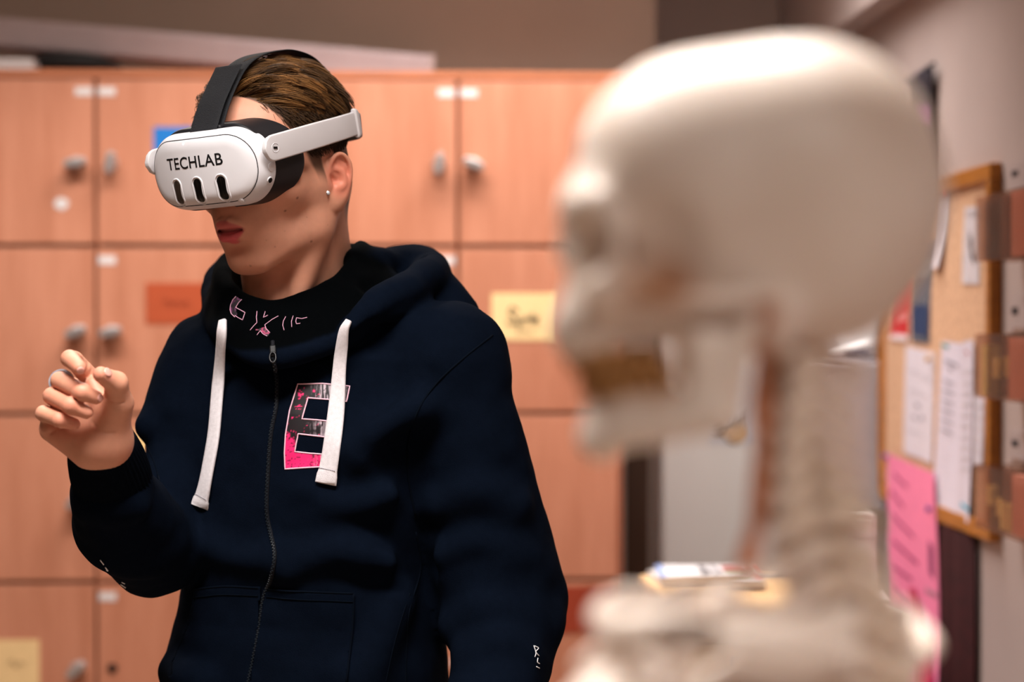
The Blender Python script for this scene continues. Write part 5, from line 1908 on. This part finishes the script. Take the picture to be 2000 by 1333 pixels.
# ---- white sleeve marks
M_mark = simple('white_print', (226, 224, 226), .6, .3, noise=.05)
mk = MB()
for s in ([(1042, 1262), (1046, 1276), (1044, 1284)], [(1044, 1263), (1051, 1267), (1046, 1274), (1052, 1282)], [(1050, 1286), (1049, 1294), (1053, 1297)], [(1047, 1303), (1053, 1306)]):
    mk.tube([on_hood(p[0], p[1], .0006)[0] for p in px_path(s, 4)], .0006, 5)
mk.build('sleeve_print', M_mark, hoodie, smooth=True)['label'] = 'small white letters on the hanging sleeve'
mk = MB()
for s in ([(196, 1094), (203, 1103)], [(206, 1108), (211, 1115), (208, 1113)], [(236, 1141), (246, 1148)], [(238, 1137), (244, 1140)]):
    mk.tube([on_hood(p[0], p[1], .0006)[0] for p in px_path(s, 4)], .0008, 5)
mk.build('sleeve_print', M_mark, hoodie, smooth=True)['label'] = 'tiny white letters on the raised elbow'


# ---- ribbed cuffs
def cuff(a, b, ra, rb, nrib=44):
    a, b = np.array(a), np.array(b); ax_ = (b - a); L = np.linalg.norm(ax_); ax_ /= L
    u_ = np.cross(ax_, (0.1, .2, 1)); u_ /= np.linalg.norm(u_); v_ = np.cross(ax_, u_)
    prof = [(-.002, ra - .0060), (-.004, ra - .0030), (-.002, ra), (.004, ra + .0012)] + [(t * L, ra + (rb - ra) * t + .0030 * math.sin(t * 3.1)) for t in np.linspace(.12, 1, 10)] + [(L, rb - .006)]
    prof = [(.03, ra - .0062)] + prof
    n = nrib * 4; vs = []; fs = []
    for i in range(n):
        w_ = 2 * math.pi * i / n
        rib = .0009 * math.cos(w_ * nrib)
        for (t, r) in prof:
            rr = r + (rib * min(1, max(0, t - .002) / .012) if r >= ra - .004 else 0)
            vs.append(a + ax_ * t + (u_ * math.cos(w_) + v_ * math.sin(w_)) * rr)
    k = len(prof)
    for i in range(n):
        j = (i + 1) % n
        for q in range(k - 1): fs.append((i * k + q, i * k + q + 1, j * k + q + 1, j * k + q))
    return mesh_obj('ribbed_cuff', vs, fs, M_navy2, hoodie, smooth=True)


cuff(A3(198, 866, 2.142), A3(224, 955, 2.207), .0358, .0425)

cuff(A3(940, 1432, 2.231), A3(955, 1376, 2.258), .0335, .0440)

# ---- ring on the middle finger
pm = [A3(*q) for q in HANDP['middle']]
ax_ = pm[1] - pm[0]; L = np.linalg.norm(ax_); ax_ /= L
cen = pm[1] - ax_ * .0080
zq = Vector((0, 0, 1)).rotation_difference(Vector(ax_)).to_matrix().to_4x4()
m = MB(); m.lathe([(.0116, -.0034), (.0132, -.0034), (.0137, -.0018), (.0137, .0018), (.0132, .0034), (.0116, .0034), (.0114, 0), (.0116, -.0034)], Matrix.Translation(cen) @ zq, 40)
ring = m.build('finger_ring', simple('dark_silver', (196, 198, 210), .30, .6, metal=.55, noise=.1, nscale=200), person, auto=40)
ring['label'] = 'silver band ring on the middle finger'

# ---- finger nails
M_nail = simple('finger_nail', (222, 160, 146), .3, .5, noise=.03)
for nm, q, nn, rr in (('thumb nail', (209, 729, 2.0700), (.62, -.35, .62), (.0052, .0062)), ('index', (158, 725, 2.0640), (.25, -.9, -.35), (.0042, .0048)), ('middle', (195, 778, 2.0790), (.85, -.5, .1), (.0042, .0048))):
    h = SB.find_nearest(P(*q))
    nn = Vector(h[1]); c = Vector(h[0])
    zq = Vector((0, 0, 1)).rotation_difference(nn).to_matrix().to_4x4()
    m = MB(); m.lathe([(rr[0], -.0012), (rr[0] * .95, .0000), (rr[0] * .7, .00045), (.0001, .0006)], Matrix.Translation(c) @ zq, 20)
    m.build('finger_nail', M_nail, person, smooth=True)

# ---- trousers and shoes (below the picture)
M_jean = simple('dark_denim', (30, 34, 46), .85, .2, noise=.15, nscale=90)
fw_ = np.array((-math.sin(BYAW), -math.cos(BYAW), 0)); lf = np.array((math.cos(BYAW), -math.sin(BYAW), 0))
hip = A3(582, 1560, 2.41)
hz = hip[2]
g = SDF((hip[0] - .30, hip[1] - .30, .0), (hip[0] + .30, hip[1] + .30, hz + .08), .006)
g.ell((hip[0], hip[1], hz - .04), (.150, .112, .13), .0, R=np.stack([lf, -fw_, (0, 0, 1)], 1))
feet = []
for s in (1, -1):
    h0 = hip + lf * s * .085 + np.array((0, 0, -.10)); kn = hip + lf * s * .10 + fw_ * .02; kn[2] = .50
    an = hip + lf * s * .11 - fw_ * .01; an[2] = .075
    g.cone(h0, kn, .088, .066, .03); g.cone(kn, an, .064, .056, .02)
    feet.append(an)
V, F = g.mesh(1)
mesh_obj('trousers', V, F, M_jean, person, smooth=True)
for an, s in zip(feet, (1, -1)):
    g = SDF((an[0] - .22, an[1] - .34, -.002), (an[0] + .22, an[1] + .20, .16), .0045)
    f = np.array((an[0], an[1], 0))
    g.cone(f + fw_ * .14 + np.array((0, 0, .036)), f - fw_ * .04 + np.array((0, 0, .042)), .040, .040, .0)
    g.cone(f + np.array((0, 0, .05)), f + np.array((0, 0, .11)), .045, .043, .02)
    g.fn(lambda X, Y, Z: -(Z - np.float32(.002)) + 0 * X + 0 * Y, (an[0] - .22, an[1] - .34, -.002), (an[0] + .22, an[1] + .2, .16), 0, 'i')
    V, F = g.mesh(1)
    sh = mesh_obj('shoe', V, F, simple('white_sneaker', (210, 208, 206), .6, .3, noise=.05), person, smooth=True)
# ================================================================== the anatomical skeleton
SD = 1.013
CF = np.array(CROT @ Vector((0, 0, -1))); CRT = np.array(CROT @ Vector((1, 0, 0)))
UPV = np.array((0, 0, 1.0))


def S(u, v, w=0.0):
    """point of the skull: side-view position, w = distance from the middle plane (+ toward the near side)"""
    return np.array(P(u, v, SD)) - CF * w


px = SD / FPX
skel = empty('anatomical_skeleton', (S(1590, 1000)[0], S(1590, 1000)[1], 0), 'ivory plastic teaching skeleton in the foreground, skull facing the headset wearer', 'skeleton model')
SKR = np.stack([-CRT, -CF, np.cross(-CRT, -CF)], 1)      # forward, near side, up


def bone_mat(name, c0, c1, c2):
    m, nt, b = new_mat(name)
    tc = nt.nodes.new('ShaderNodeTexCoord')
    n = nt.nodes.new('ShaderNodeTexNoise'); n.inputs['Scale'].default_value = 18; n.inputs['Detail'].default_value = 6
    link(nt, tc, 'Object', n, 'Vector')
    r = nt.nodes.new('ShaderNodeValToRGB')
    r.color_ramp.elements[0].position = .3; r.color_ramp.elements[1].position = .72
    r.color_ramp.elements[0].color = (*lin(c0), 1); r.color_ramp.elements[1].color = (*lin(c1), 1)
    link(nt, n, 'Fac', r, 'Fac')
    a = nt.nodes.new('ShaderNodeAttribute'); a.attribute_name = 'Col'
    mx = nt.nodes.new('ShaderNodeMix'); mx.data_type = 'RGBA'; mx.blend_type = 'MULTIPLY'; mx.inputs['Factor'].default_value = 1
    link(nt, r, 'Color', mx, 'A'); link(nt, a, 'Color', mx, 'B')
    link(nt, mx, 'Result', b, 'Base Color')
    b.inputs['Roughness'].default_value = .42; b.inputs['Specular IOR Level'].default_value = .45
    b.inputs['Subsurface Weight'].default_value = .15; b.inputs['Subsurface Radius'].default_value = (1, .6, .3); b.inputs['Subsurface Scale'].default_value = .004
    return m


M_bone = bone_mat('ivory_bone_plastic', (224, 205, 190), (238, 224, 213), None)
M_tooth = simple('stained_teeth', (166, 116, 62), .4, .5, noise=.12, nscale=60)
M_discm = simple('ochre_disc', (172, 128, 78), .6, .3, noise=.15, nscale=60)
M_nerve = simple('ochre_nerve', (186, 132, 52), .5, .4, noise=.1)
M_art = simple('red_artery', (206, 138, 104), .5, .4, noise=.12, nscale=30)


def bone(name, g, parent=skel, smooth=1, tints=None, label=None):
    V, F = g.mesh(smooth)
    c = np.ones((len(V), 3))
    if tints is not None:
        for (p, r, k, col) in tints:
            d = np.linalg.norm((V - p), axis=1)
            w = (sstep(-d, -r, -r * .2) * k)[:, None]
            c = c * (1 - w) + np.array(lin(col)) * w
    o = mesh_obj(name, V, F, M_bone, parent, smooth=True, cols=c)
    if label: o['label'] = label
    return o


# ---- cranium
lo = S(1860, 720, 0) - np.array((0, .085, 0)); hi = S(1050, 80, 0) + np.array((0, .085, 0))
def mk(lo_, hi_, h):
    a = np.minimum(lo_, hi_); b = np.maximum(lo_, hi_)
    return SDF(a - np.array((.01, .0, .0)), b + np.array((.01, 0, 0)), h)


SKF = Frame(SKR, (0, 0, 0))
g = mk(lo, hi, .0016)
def E(u, v, w, ru, rw, rv, k, op='u', rot=None):
    g.ell(S(u, v, w), (ru * px, rw, rv * px), k, op, R=SKR if rot is None else SKR @ rot)


E(1490, 368, 0, 325, .0690, 258, .0)
E(1335, 378, 0, 215, .0550, 255, .03)
E(1615, 400, 0, 205, .0660, 262, .03)
E(1560, 280, 0, 190, .0560, 172, .03)
E(1470, 560, 0, 190, .045, 105, .03)
E(1280, 560, 0, 120, .032, 90, .03)
for s in (1, -1):
    E(1150, 405, s * .020, 42, .024, 30, .02)                       # brow
    E(1495, 640, s * .050, 30, .011, 52, .015)                      # mastoid
    E(1262, 520, s * .066, 72, .019, 95, .018, 's')                 # temporal fossa
    E(1160, 505, s * .034, 62, .019, 66, .010, 's')                 # orbit
    g.chain([S(1168, 412, s * .047), S(1200, 470, s * .051), S(1198, 530, s * .050), S(1180, 570, s * .043)], [20 * px, 16 * px, 19 * px, 26 * px], .008)
    E(1178, 572, s * .038, 52, .014, 34, .012)                      # cheek bone
    g.chain([S(1205, 572, s * .048), S(1290, 588, s * .060), S(1370, 592, s * .064), S(1445, 588, s * .062)], [20 * px, 15 * px, 14 * px, 18 * px], .006)
    E(1462, 606, s * .066, 14, .012, 14, .003, 's')                 # ear opening
g.chain([S(1142, 430), S(1122, 470), S(1108, 505)], [.007, .0065, .0055], .010)      # nose bones
for s in (1, -1): g.chain([S(1140, 440, s * .010), S(1128, 520, s * .013), S(1118, 600, s * .014)], [.005, .0045, .005], .006)
E(1190, 640, 0, 85, .030, 72, .018)
E(1135, 655, 0, 50, .024, 48, .014)
E(1102, 575, 0, 46, .0115, 52, .006, 's')
g.chain([S(1120, 622), S(1094, 628)], [.004, .002], .006)
E(1240, 700, 0, 70, .020, 40, .012, 's')
seams = [(S(1270, 560, .055), .030, .75, (196, 140, 84)), (S(1290, 575, .05), .018, .8, (176, 112, 52)), (S(1470, 615, .062), .016, .6, (196, 140, 96)), (S(1150, 520, .035), .022, .5, (206, 170, 130)), (S(1450, 640, .05), .02, .5, (210, 130, 90))]  # browner tint at temple hollow, ear opening and eye socket
cr = bone('cranium', g, smooth=2, tints=seams)
# ---- mandible
lo = S(1500, 920, 0) - np.array((0, .075, 0)); hi = S(1090, 580, 0) + np.array((0, .075, 0))
g = mk(lo, hi, .0016)
arc = [(1182, 0), (1190, .012), (1222, .024), (1280, .033), (1345, .041), (1392, .046)]
for s in (1, -1):
    g.chain([S(u, 846 - (u - 1182) * .20, s * w) for u, w in arc], 36 * px, .008)
    g.chain([S(u, 790 - (u - 1182) * .04, s * w * .98) for u, w in arc[:5]], 25 * px, .012)
    g.chain([S(1392, 800, s * .046), S(1418, 710, s * .050), S(1440, 622, s * .053)], [30 * px, 22 * px, 20 * px], .006)
    g.chain([S(1348, 790, s * .042), S(1346, 700, s * .047), S(1346, 628, s * .047)], [22 * px, 18 * px, 12 * px], .006)
    E(1384, 720, s * .048, 44, .0055, 90, .008)
E(1172, 862, 0, 34, .014, 30, .012)
bone('mandible', g, smooth=2, tints=[(S(1200, 750, .02), .025, .5, (200, 150, 96)), (S(1280, 745, .035), .022, .6, (180, 124, 62))])
# ---- teeth
tu = [(1120, .004), (1126, .011), (1138, .017), (1158, .022), (1184, .0255), (1214, .028), (1246, .030), (1278, .031)]
for row, v0, dv_ in ((0, 708, 22), (1, 752, 24)):
    m = MB()
    for (u, w) in tu:
        for s in (1, -1):
            uu = u + (22 if row else 0); rr = (.0028 if u < 1150 else .0036)
            g2 = Matrix.Translation(S(uu, v0, s * (w - (.002 if row else 0))))
            m.lathe([(.0008, -dv_ * px), (rr, -dv_ * px * .7), (rr * 1.12, 0), (rr * .8, dv_ * px), (.0005, dv_ * px * 1.02)], g2, 10)
    m.build('upper_teeth' if row == 0 else 'lower_teeth', M_tooth, skel, smooth=True)
# ---- hanger knob on the crown
m = MB(); p = S(1626, 121)
m.lathe([(.020, -.012), (.0195, .000), (.016, .0045), (.009, .0062), (.0001, .0066)], Matrix.Translation(p) @ Matrix.Rotation(.12, 4, 'Y'), 28)
m.build('crown_knob', simple('ivory_knob', (238, 226, 208), .4, .4, noise=.03), skel, smooth=True)

# ---- spine: path in side view, turning from the skull's heading to the body's
TURN = 33 * D2R
spx = [(1518, 690), (1516, 742), (1516, 795), (1518, 848), (1521, 902), (1526, 958), (1538, 1016), (1558, 1078), (1578, 1142), (1597, 1208), (1610, 1276), (1620, 1346), (1626, 1420), (1628, 1500)]
nC = 7


def basis(turn, tilt):
    R0 = np.array(Matrix.Rotation(-turn, 3, 'Z'))                   # away from the camera
    f, l = R0 @ SKR[:, 0], R0 @ SKR[:, 1]
    B = np.stack([f, l, np.cross(f, l)], 1)
    return B @ np.array(Matrix.Rotation(tilt, 3, 'Y'))


def vertebra(cerv, h=.0011):
    """one bone in its own frame: x forward, y side, z up"""
    g = SDF((-.050, -.042, -.022), (.020, .042, .016), h)
    if cerv:
        g.fn(lambda X, Y, Z: np.maximum(np.sqrt((X / 1.0) ** 2 + (Y / 1.25) ** 2) - .0082, np.abs(Z) - .0048), (-.015, -.015, -.01), (.015, .015, .01), .003)
        for s in (1, -1):
            g.chain([(-.002, s * .009, 0), (-.004, s * .020, -.001), (-.006, s * .024, -.003)], [.0045, .004, .0045], .004)
            g.ell((-.013, s * .0150, 0), (.0065, .0062, .0078), .004)
            g.chain([(-.012, s * .014, .001), (-.020, s * .006, -.001), (-.024, 0, -.002)], [.0042, .0038, .0040], .003)
        g.chain([(-.022, 0, -.001), (-.032, 0, -.006), (-.036, 0, -.008)], [.0045, .0036, .0046], .003)
    else:
        g.fn(lambda X, Y, Z: np.maximum(np.sqrt((X / 1.1) ** 2 + (Y / 1.1) ** 2) - .0125, np.abs(Z) - .0075), (-.016, -.016, -.01), (.016, .016, .01), .003)
        for s in (1, -1):
            g.chain([(-.010, s * .008, .003), (-.018, s * .018, .003), (-.024, s * .030, .004)], [.0055, .0048, .0062], .004)
            g.chain([(-.012, s * .010, .001), (-.022, s * .004, -.001)], [.005, .0045], .003)
            g.ell((-.016, s * .010, -.002), (.005, .005, .010), .004)
        g.chain([(-.020, 0, 0), (-.034, 0, -.010), (-.044, 0, -.018)], [.0050, .0040, .0042], .003)
    return g.mesh(1)


protos = {}
for c_ in (True, False): protos[c_] = vertebra(c_)
cent = [S(u, v) for u, v in spx]
VERT = []
for i, c in enumerate(cent):
    turn = TURN * min(1, max(0, (i - 1) / 6))
    t = cent[min(i + 1, len(cent) - 1)] - cent[max(i - 1, 0)]
    up_ = -t / np.linalg.norm(t)
    B = basis(turn, 0)
    f = B[:, 0] - up_ * np.dot(B[:, 0], up_); f /= np.linalg.norm(f)
    l = np.cross(up_, f)
    R3 = np.stack([f, l, up_], 1)
    VERT.append((c, R3))
    cerv = i < nC
    V, F = protos[cerv]
    gapd = np.linalg.norm(cent[min(i + 1, len(cent) - 1)] - cent[max(i - 1, 0)]) / (2 if 0 < i < len(cent) - 1 else 1)
    sc = gapd / (.0135 if cerv else .0190)
    W_ = (V * sc * (1.12 if i == 0 else 1)) @ R3.T + c
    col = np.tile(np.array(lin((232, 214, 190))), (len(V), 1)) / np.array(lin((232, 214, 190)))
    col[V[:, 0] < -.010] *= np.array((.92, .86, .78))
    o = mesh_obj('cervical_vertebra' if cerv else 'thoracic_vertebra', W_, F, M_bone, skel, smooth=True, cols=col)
    if i + 1 < len(cent):
        mid = (c + cent[i + 1]) / 2; rr = (.0084 if cerv else .0128) * sc
        m = MB(); Mx = Matrix(np.column_stack([np.row_stack([R3, [0, 0, 0]]), [*mid, 1]]).tolist())
        hh = gapd * .17
        m.lathe([(rr * .9, -hh), (rr * 1.04, 0), (rr * .9, hh)], Mx, 18)
        m.build('spinal_disc', M_discm, skel, smooth=True)
    # nerve roots
    if i > 0:
        m = MB()
        for s in (1, -1):
            a = c + R3 @ np.array((-.006, s * .006, .007)) * sc
            m.tube([a, a + R3 @ np.array((.000, s * .012, -.004)) * sc, a + R3 @ np.array((.003, s * .020, -.011)) * sc], [.0026, .0024, .0018], 6)
        m.build('nerve_root', M_nerve, skel, smooth=True)
# red vessel along the front of the neck
for s in (1, -1):
    w = .012 * s
    pts = catmull([S(1470, 640, w), S(1492, 690, w), (S(1490, 745, w)), S(1488, 820, w), S(1488, 900, w), S(1484, 980, w), S(1470, 1050, w), S(1453, 1118, w + .002)], 6)
    m = MB(); m.tube([tuple(p) for p in pts], [.0036 + .0008 * math.sin(i * .5) for i in range(len(pts))], 10)
    m.build('artery', M_art, skel, smooth=True)

# ---- body frame at the first chest vertebra
T1, BR = VERT[7]
BR = basis(TURN, 0)
BF_ = Frame(BR, T1)


def rib_path(k, s):
    """rib k (1..7): local points forward/side/up"""
    w = [.048, .068, .084, .096, .106, .112, .116][k - 1]; dfr = [.060, .086, .104, .118, .128, .134, .138][k - 1]; drop = [.030, .048, .062, .074, .084, .092, .098][k - 1]
    c, R3 = VERT[6 + k]
    base = BF_.l(c)
    pts = []
    for t in np.linspace(0, 1, 15):
        a = math.pi * (.97 - .90 * t)
        x = base[0] - .018 + (dfr + .018) * (.5 + .5 * math.cos(a)) * 1.0 - .020 * math.sin(a) * (1 - t)
        y = .014 + w * math.sin(min(a, math.pi * .97)) ** .8 * 1.0 if t < .9 else .014 + w * math.sin(a) ** .8
        z = base[2] - drop * t ** 1.1 + .004
        pts.append(BF_.w((x, s * y, z)))
    return catmull(pts, 3)


for k in range(1, 8):
    for s in (1, -1):
        pts = rib_path(k, s)
        vs = []; fs = []; n = len(pts); q_ = 10
        for i, p in enumerate(pts):
            t = pts[min(i + 1, n - 1)] - pts[max(i - 1, 0)]; t /= np.linalg.norm(t)
            b = np.array((0, 0, 1.0)); b -= t * np.dot(b, t); b /= np.linalg.norm(b); a = np.cross(t, b)
            hb = .0062 if k > 1 else .0042; ha = .0030 if k > 1 else .0058
            for q in range(q_):
                w_ = 2 * math.pi * q / q_
                vs.append(p + b * math.sin(w_) * hb + a * math.cos(w_) * ha)
        for i in range(n - 1):
            for q in range(q_): fs.append((i * q_ + q, i * q_ + (q + 1) % q_, (i + 1) * q_ + (q + 1) % q_, (i + 1) * q_ + q))
        fs.append(tuple(range(q_))[::-1]); fs.append(tuple((n - 1) * q_ + q for q in range(q_)))
        mesh_obj('rib', vs, fs, M_bone, skel, smooth=True, cols=np.ones((len(vs), 3)))


def body_sdf(pts, m=.04, h=.0018):
    w = np.array([BF_.w(p) for p in pts])
    return SDF(w.min(0) - m, w.max(0) + m, h)


# breastbone
g = body_sdf([(.065, 0, -.03), (.14, 0, -.20)], .03)
g.ell((.066, 0, -.040), (.0065, .026, .022), .0, fr=BF_)
g.chain([(.072, 0, -.058), (.105, 0, -.12), (.125, 0, -.165)], [.012, .015, .010], .010, fr=BF_)
bone('sternum', g)
SHD = {1: -.026, -1: -.050}; SHW = {1: 1.14, -1: .62}
for s in (1, -1):
    dz = SHD[s]
    kw = SHW[s]; kf = 1.0 if s > 0 else .72
    def q(f, l, u): return (f * kf, s * l * kw, u + dz * min(1, l / .12))
    g = body_sdf([q(.07, .02, -.03), q(.0, .15, .0)], .03)
    g.chain(catmull([q(.068, .016, -.026), q(.072, .050, -.014), q(.052, .095, -.004), q(.022, .130, .002), q(.010, .146, .004)], 4), [.0085] * 4 + [.0062] * 9 + [.0072] * 4, .004, fr=BF_)
    bone('clavicle', g)
    g = body_sdf([q(-.09, .05, .02), q(.04, .16, -.16)], .03)
    tri = [(-.058, .060, -.006), (-.070, .085, -.140), (-.008, .130, -.040), (-.030, .100, -.006)]
    for (a, b) in ((0, 1), (1, 2), (2, 3), (3, 0)):
        g.cone(q(*tri[a]), q(*tri[b]), .0042, .0048, .004, fr=BF_)
    cen_ = np.mean(tri, 0)
    for i in range(4):
        for tt in np.linspace(0, 1, 9):
            e = np.array(tri[i]) * (1 - tt) + np.array(tri[(i + 1) % 4]) * tt
            g.cone(q(*e), q(*cen_), .0034, .0030, .003, fr=BF_)
    g.chain(catmull([q(-.064, .066, -.030), q(-.066, .095, -.014), q(-.050, .125, .002), q(-.022, .148, .008), q(.004, .152, .006)], 4), [.005] * 5 + [.0065] * 6 + [.0095] * 6, .006, fr=BF_)
    g.ell(q(-.004, .134, -.034), (.008, .010, .018), .008, fr=BF_)
    g.chain([q(.0, .124, -.018), q(.026, .122, -.006), q(.036, .130, -.016)], [.007, .0062, .0055], .006, fr=BF_)
    bone('scapula', g)
    g = body_sdf([q(.0, .13, .0), q(.09, .29, -.31)], .035, .002)
    g.ell(q(.006, .152, -.032), (.023, .022, .023), .0, fr=BF_)
    g.ell(q(.012, .168, -.040), (.016, .013, .020), .010, fr=BF_)
    g.chain([q(.008, .164, -.050), q(.028, .200, -.105), q(.058, .250, -.210), q(.072, .272, -.275)], [.017, .0115, .0105, .014], .012, fr=BF_)
    g.ell(q(.072, .272, -.280), (.012, .026, .012), .01, fr=BF_)
    bone('humerus', g)
    # simple forearm and hand bones below the picture
    m = MB()
    m.tube([BF_.w(q(.074, .262, -.295)), BF_.w(q(.090, .262, -.42)), BF_.w(q(.105, .258, -.53))], [.010, .007, .009], 10)
    m.tube([BF_.w(q(.074, .280, -.295)), BF_.w(q(.092, .284, -.42)), BF_.w(q(.108, .276, -.53))], [.009, .006, .009], 10)
    mesh_obj('forearm_bone', m.v, m.f, M_bone, skel, smooth=True, cols=np.ones((len(m.v), 3)))
# lower spine, pelvis, pole and base (below the picture)
c0 = VERT[-1][0]
m = MB(); low = [c0 + np.array((-.004 * i, .002 * i, -.029 * i)) for i in range(9)]
for p in low[1:]:
    m.lathe([(.014, -.011), (.018, -.009), (.016, 0), (.018, .009), (.014, .011)], Matrix.Translation(p), 14)
mesh_obj('lumbar_spine', m.v, m.f, M_bone, skel, smooth=True, cols=np.ones((len(m.v), 3)))
pb = low[-1]
g = SDF(pb + np.array((-.16, -.16, -.16)), pb + np.array((.16, .16, .08)), .004)
PFm = Frame(BR, pb)
for s in (1, -1):
    g.chain([(-.02, s * .03, 0), (.0, s * .10, .05), (.05, s * .115, .02), (.03, s * .09, -.05), (.07, s * .02, -.09)], [.018, .014, .013, .018, .014], .02, fr=PFm)
    g.chain([(.03, s * .09, -.05), (.0, s * .06, -.13), (.06, s * .02, -.10)], [.018, .015, .012], .015, fr=PFm)
g.chain([(-.02, 0, .0), (-.05, 0, -.06), (-.045, 0, -.10)], [.035, .025, .010], .02, fr=PFm)
bone('pelvis', g)
M_chrome = simple('chrome_pole', (190, 190, 192), .2, .5, metal=1, noise=.02)
pp = pb + BR @ np.array((-.045, 0, -.05))
MB().lathe([(.0125, .05), (.0125, pp[2] + .01)], Matrix.Translation((pp[0], pp[1], 0)), 18).build('stand_pole', M_chrome, skel, smooth=True)
m = MB()
for i in range(5):
    a = 2 * math.pi * i / 5
    m.tube([(pp[0], pp[1], .075), (pp[0] + .24 * math.cos(a), pp[1] + .24 * math.sin(a), .065)], [.016, .012], 8)
    m.tube([(pp[0] + .24 * math.cos(a), pp[1] + .24 * math.sin(a), .07), (pp[0] + .24 * math.cos(a), pp[1] + .24 * math.sin(a), .0)], [.012, .022], 10)
m.build('stand_base', M_dark, skel, smooth=True)
# ================================================================== light and camera
M_frame = simple('lamp_frame', (220, 220, 220), .5, .4, noise=.02)
M_diff = simple('lamp_diffuser', (255, 250, 240), .6, .2, noise=.01, emit=(255, 240, 222), estr=6)
LAMPS = [((-.28, 1.46), 41, 'ceiling lamp panel in front of the person'), ((-.75, 3.42), 27, 'ceiling lamp panel nearest the lockers'),
         ((.30, -.6), 50, 'fill lamp panel added behind the camera, farthest from the lockers'),  # extra fill lamp, added to lift the cheek and the skull's near side
         ((.24, 3.84), 26, 'lamp panel added to brighten the fridge corner')]  # extra lamp, added to brighten the white fridge
for (x, y), pw, lb in LAMPS:
    L = empty('ceiling_lamp', (x, y, 2.75), lb, 'ceiling lamp', 'ceiling lamp panels')
    m = MB(); z = 2.69
    m.box((x - .62, y - .16, z), (x - .60, y + .16, 2.75)).box((x + .60, y - .16, z), (x + .62, y + .16, 2.75))
    m.box((x - .60, y - .16, z), (x + .60, y - .14, 2.75)).box((x - .60, y + .14, z), (x + .60, y + .16, 2.75))
    m.build('frame', M_frame, L)
    MB().box((x - .60, y - .14, z + .005), (x + .60, y + .14, z + .012)).build('diffuser', M_diff, L)
    ld = bpy.data.lights.new('panel_light', 'AREA'); ld.shape = 'RECTANGLE'; ld.size = 1.18; ld.size_y = .26
    ld.energy = pw; ld.spread = 115 * D2R; ld.color = (1.0, .955, .915)
    lo = bpy.data.objects.new('panel_light', ld); COL.objects.link(lo); lo.location = (x, y, 2.685)
w = bpy.data.worlds.new('room_air'); scene.world = w; w.use_nodes = True
w.node_tree.nodes['Background'].inputs['Color'].default_value = (.9, .85, .82, 1)
w.node_tree.nodes['Background'].inputs['Strength'].default_value = .05

cd = bpy.data.cameras.new('camera'); cam = bpy.data.objects.new('camera', cd); COL.objects.link(cam)
cam.location = CAM; cam.rotation_euler = CROT.to_euler()
cd.lens = LENS; cd.sensor_width = 36; cd.sensor_fit = 'HORIZONTAL'; cd.clip_start = .02; cd.clip_end = 50
cd.dof.use_dof = True; cd.dof.focus_distance = 2.24; cd.dof.aperture_fstop = 2.6
scene.camera = cam
vs_ = scene.view_settings
vs_.view_transform = 'Standard'; vs_.look = 'None'; vs_.gamma = 1; vs_.use_curve_mapping = False
vs_.exposure = -0.28
scene.display_settings.display_device = 'sRGB'
